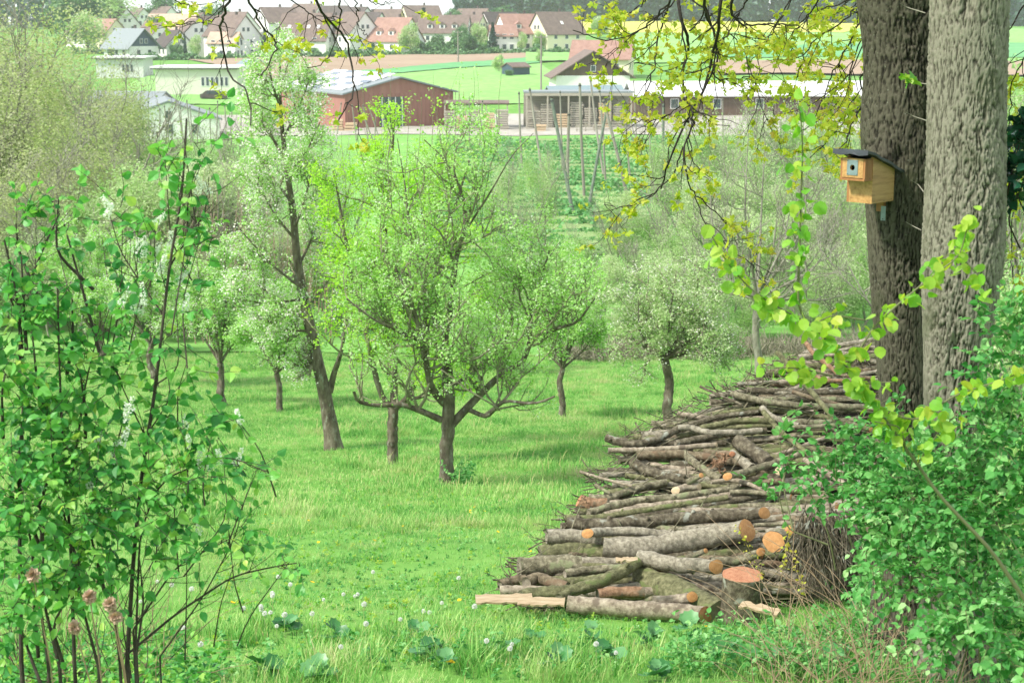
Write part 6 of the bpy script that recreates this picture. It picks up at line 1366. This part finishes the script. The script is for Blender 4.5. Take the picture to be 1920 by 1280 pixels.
arcs('dark_stems', 26, gs(-60, 300, 7.2, 8.6), .4, 1.1, .0038, 'bark_bush', 'thin dark shoots crowded at the foot of the left bushes', 1.5, sd=10, droop=0)
g = G(55)
st = np.array([P(1560 + g.normal(0, 60), 1190 + g.normal(0, 25), 9.6 + g.normal(0, .15)) for _ in range(20)]); st[:, 2] = H(st[:, 0], st[:, 1]); tg_ = np.array([P(g.uniform(1230, 1560), g.uniform(960, 1090), 10.2 + g.normal(0, .3)) for _ in range(20)])
q = np.stack([st + (tg_ - st) * t + np.array([0, 0, .10 * math.sin(t * 3.1)]) for t in np.linspace(0, 1, 9)], 1); V, Q = tubes([(q, np.linspace(.003, .0015, 9)[None].repeat(20, 0), 4)])
link('dry_stalks', mesh('dry_stalks', V, Q, M['dry']), None, kind='stuff', label='straight dry stalks fanning out in front of the stump')
ys_ = empty('yellow_twig', P(1450, 1120, 10.1), 'thin twig with small yellow green young leaves in front of the round cuts', 'young shoot')
q = [smooth_line(np.array([P(*a, 10.1) for a in l]) - np.array(ys_.location), 12) for l in ([(1455, 1180), (1440, 1100), (1410, 1040), (1385, 990)], [(1450, 1150), (1470, 1060), (1480, 990)], [(1470, 1180), (1510, 1120), (1490, 1040)])]
V, Q = tubes([(np.array(q), np.linspace(.0028, .0015, 12)[None].repeat(3, 0), 4)]); link('stem', mesh('stem', V, Q, M['dry']), ys_, kind='stuff')
an = np.concatenate([a[6:] for a in q]); pos = np.repeat(an, 7, 0) + g.normal(0, .016, (len(an) * 7, 3)); leaf_parts(ys_, RND, pos, frames(g, len(pos), .2, .4), .021 * g.uniform(.6, 1.3, len(pos)), np.clip(g.normal(.85, .15, len(pos)), 0, 1), 'leaf_maple', 200, g)
# teasel heads bottom left
M['seed'] = stuffmat('brown_seed_heads', [(.46, .31, .21), (.72, .56, .42)], scale=60, bump=.2)
TE = [((62, 1078), 'leftmost'), ((168, 1118), 'upper middle'), ((206, 1132), 'largest right hand'), ((216, 1156), 'lowest right hand'), ((140, 1176), 'lowest left hand')]
for (tx, ty), w_ in TE:
    hd = P(tx, ty, 6.3); b = np.array([hd[0] + g.normal(0, .05), 6.4, 0.]); b[2] = float(H(b[0], b[1])); e = empty('seed_head_stalk', b, w_ + ' fluffy brown seed head on a dry stalk at the lower left', 'dried plant', 'dry seed heads at the lower left')
    h_ = hd - b; q = smooth_line(np.array([[0, 0, 0], h_ * .5 + [.03, 0, 0], h_]), 10); V, Q = tubes([(q[None], np.linspace(.004, .003, 10)[None], 5)]); link('stalk', mesh('stalk', V, Q, M['dry']), e)
    n = 130; d = unit(g.normal(0, 1, (n, 3))); fr = np.stack([unit(np.cross(d, g.normal(0, 1, (n, 3)))), d, d], 1); fr[:, 2] = np.cross(fr[:, 0], d)
    V, Fc = scatter(LEAF, h_ + d * .008 * np.array([1, 1, 1.4]), fr, g.uniform(.014, .028, n)); link('seed_head', mesh('seed_head', V, Fc, M['seed']), e)
for px, D, n in ((60, 7.6, 1), (240, 8.2, 1)): pass
# dandelions
M['fluff'] = leafmat('dandelion_fluff', [(.70, .70, .68), (.82, .82, .80)], .5); M['dandelion'] = plain('dandelion_yellow', (.80, .58, .02), .6); M['stem_light'] = plain('pale_green_stem', (.30, .40, .16), .6)
d = unit(g.normal(0, 1, (150, 3))); fr = np.stack([unit(np.cross(d, g.normal(0, 1, (150, 3)))), d, d], 1); fr[:, 2] = np.cross(fr[:, 0], d); V, Fc = scatter((LEAF[0] * np.array([.5, 1, .5]), LEAF[1]), d * .007, fr, np.full(150, .0135)); fluff = mesh('head', V, Fc, M['fluff'], tint=np.full(len(V), .6))
q = smooth_line(np.array([[0, 0, 0], [.004, 0, .08], [0, 0, .16]]), 7); V, Q = tubes([(q[None], np.full((1, 7), .0022), 5)]); dst = mesh('stem', V, Q, M['stem_light'])
Z3 = [(185, 608), (90, 680), (30, 750), (50, 785), (155, 810), (300, 790), (540, 658), (525, 652), (465, 655), (575, 748), (888, 757), (920, 757), (985, 702), (1158, 757), (765, 800), (585, 845), (1222, 935), (1345, 980), (1355, 930), (360, 680), (120, 570), (1800, 955), (1905, 980)]
dl = [(480 + a * .354, 900 + b * .354) for a, b in Z3] + [(361, 1131), (265, 1144), (545, 1116), (512, 1141), (458, 1166), (491, 1165), (508, 1170), (378, 1243), (340, 1255), (324, 1122), (346, 1210), (296, 1105), (520, 1195), (700, 1090), (860, 1105), (640, 1240)]
for x, y in dl:
    b = gpt(x, y + 14); h = g.uniform(.7, 1.1); e = empty('dandelion_clock', b, 'white fluffy dandelion clock on a thin stem in the short grass', 'dandelion', 'dandelion clocks in the meadow', g.uniform(0, 6)); e.scale = (h,) * 3
    link('stem', dst, e); o = link('head', fluff, e); o.location = (0, 0, .165)
V, Fc = scatter((LEAF[0] * np.array([.4, 1, 1]), LEAF[1]), np.zeros((26, 3)) + [0, 0, .07], np.stack([np.array([unit(np.array([-math.sin(a), math.cos(a), 0])) for a in np.arange(26) * 2.4]), np.array([unit(np.array([math.cos(a), math.sin(a), .35])) for a in np.arange(26) * 2.4]), np.tile([0, 0, 1.], (26, 1))], 1), g.uniform(.012, .02, 26)); yel = mesh('dandelion_flower', V, Fc, M['dandelion'])
for x, y in [(885, 968), (878, 972), (893, 962), (905, 970), (568, 985), (575, 988), (698, 1028), (705, 1030), (515, 995), (495, 978), (600, 1030), (840, 1268), (850, 1271), (866, 1143), (1330, 1200), (1345, 1215), (640, 980), (760, 1000), (930, 1010), (1000, 1050), (580, 1110), (430, 1150)]:
    b = gpt(x, y); o = link('dandelion_flower', yel, None, label='small yellow dandelion flower in the meadow grass', category='dandelion', group='yellow dandelion flowers'); o.location = b; o.scale = (1.3,) * 3; o.rotation_euler = (.3, 0, g.uniform(0, 6))
# big-leaved plants
def bigleaf(k):
    g = G(700 + k); n = 18; V = [(0, .12, 0)]
    for ring in (.5, 1.):
        for i_ in range(n):
            a = -math.pi / 2 + (i_ + .5) / n * 2 * math.pi; rr = ring * (.5 + .14 * math.sin(a) + (.05 * math.cos(i_ * math.pi) if ring == 1 else 0)); V.append((rr * math.cos(a) * .95, .48 + rr * math.sin(a), ring * ring * .10 + g.normal(0, .035) * ring))
    V = np.array(V); a = np.arange(n); b = (a + 1) % n
    return V, [np.stack([np.zeros(n, int), a + 1, b + 1], 1), np.stack([a + 1, a + 1 + n, b + 1 + n, b + 1], 1)]
M['leaf_dock'] = leafmat('burdock_leaves', [(.03, .14, .04), (.055, .21, .06), (.10, .29, .10), (.17, .35, .15)], .2, .38)
BL = [[mesh('leaf', *bigleaf(k), M['leaf_dock'], smooth=True, tint=np.full(37, t)) for t in (.15, .45, .8)] for k in range(4)]
bi = 0
for x, y, n, s, lb in [(540, 1190, 7, .12, 'left of the middle at the bottom'), (622, 1205, 5, .10, 'right of the first clump'), (500, 1275, 7, .13, 'at the bottom edge below the left clump'), (600, 1280, 6, .12, 'at the bottom edge under the second clump'), (775, 1205, 5, .11, 'bluish, alone in the short grass'), (800, 1240, 6, .12, 'in the middle of the bottom strip'), (835, 1262, 5, .1, 'right beside the middle clump'),
      (945, 1232, 6, .10, 'halfway between the middle clump and the pile'), (1040, 1262, 5, .10, 'at the bottom below the bottom log'), (1140, 1245, 6, .12, 'below the left end of the bottom log'), (1215, 1215, 7, .12, 'pale, just under the cut of the bottom log'), (1290, 1200, 6, .12, 'close to the foot of the stump'), (1345, 1250, 8, .15, 'broadest, at the bottom right of the grass'), (1420, 1262, 7, .15, 'broad, beside the bramble canes'),
      (1230, 1275, 6, .12, 'at the bottom edge right of the middle'), (1480, 1215, 6, .11, 'under the fan of dry stalks'), (1000, 1215, 4, .08, 'small, left under the bottom log'), (1110, 1205, 5, .09, 'small, touching the bottom log'), (380, 1275, 6, .11, 'at the bottom edge beside the cherry stems'), (1560, 1262, 6, .13, 'under the bramble tangle')]:
    b = gpt(x, y) if y < 1279 else gpt(x, 1279); e = empty('burdock_plant', b, 'broad leaved burdock clump ' + lb, 'plant', 'broad leaved plants at the front')
    for k in range(n):
        a = k * 2.4 + g.uniform(0, .6); o = link('leaf', BL[k % 4][int(g.integers(0, 3))], e); o.location = (.02 * math.cos(a), .02 * math.sin(a), g.uniform(.02, .09)); o.rotation_euler = (g.uniform(.1, .75), g.normal(0, .25), a); o.scale = (s * g.uniform(.5, 1.1),) * 3
# nettles and weeds, leafy undergrowth
def weeds(name, px0, px1, d0, d1, n, h, size, mat, label, sd, proto=LEAF2):
    g = G(sd); s = gs(px0, px1, d0, d1)(g, n); q = wander(s, g.normal(0, .35, (n, 3)) + np.array([0, 0, 1.]), h * g.uniform(.4, 1.2, n), 6, .08, 0, g); V, Q = tubes([(q, np.linspace(.002, .001, 6)[None].repeat(n, 0), 3)])
    p = np.repeat(q[:, 1:].reshape(-1, 3), 3, 0) + g.normal(0, .006, (n * 15, 3)); al = g.normal(0, 1, (len(p), 3)) * np.array([1, 1, .35]); fr = frames(g, len(p), .1, .7)
    V2, F2 = scatter(proto, p, fr, size * g.uniform(.5, 1.3, len(p))); o = link(name, mesh(name, V2, F2, M[mat], tint=np.repeat(np.clip(np.repeat(g.random(n), 15) * .7 + g.random(len(p)) * .3, 0, 1), len(proto[0]))), None, kind='stuff', label=label)
weeds('undergrowth', 1250, 1920, 8.6, 10.2, 420, .22, .035, 'leaf_elder', 'low nettles and weeds below the pile and elder', 61)
weeds('undergrowth', -80, 360, 7.0, 9.0, 620, .28, .04, 'leaf_bush', 'low weeds under the bird cherry bushes', 62)
weeds('undergrowth', 848, 880, 26.6, 27.4, 60, .45, .05, 'leaf_elder', 'dark green shoots at the foot of the central apple trunk', 63)
weeds('undergrowth', 380, 1180, 8.6, 9.8, 110, .12, .03, 'leaf_elder', 'low herbs along the bottom of the picture', 64)
weeds('undergrowth', 1640, 1900, 9.6, 12.5, 500, .4, .045, 'leaf_elder', 'leafy undergrowth around the two big trunks', 65)

weeds('ground_herbs', 380, 1250, 8.8, 26, 2000, .03, .021, 'leaf_elder', 'clover and small herbs in the short grass before the pile', 66, LEAF)
weeds('ground_herbs', 380, 1250, 8.8, 26, 1200, .04, .02, 'leaf_lime', 'yellowish small herbs in the short grass before the pile', 67, LEAF)
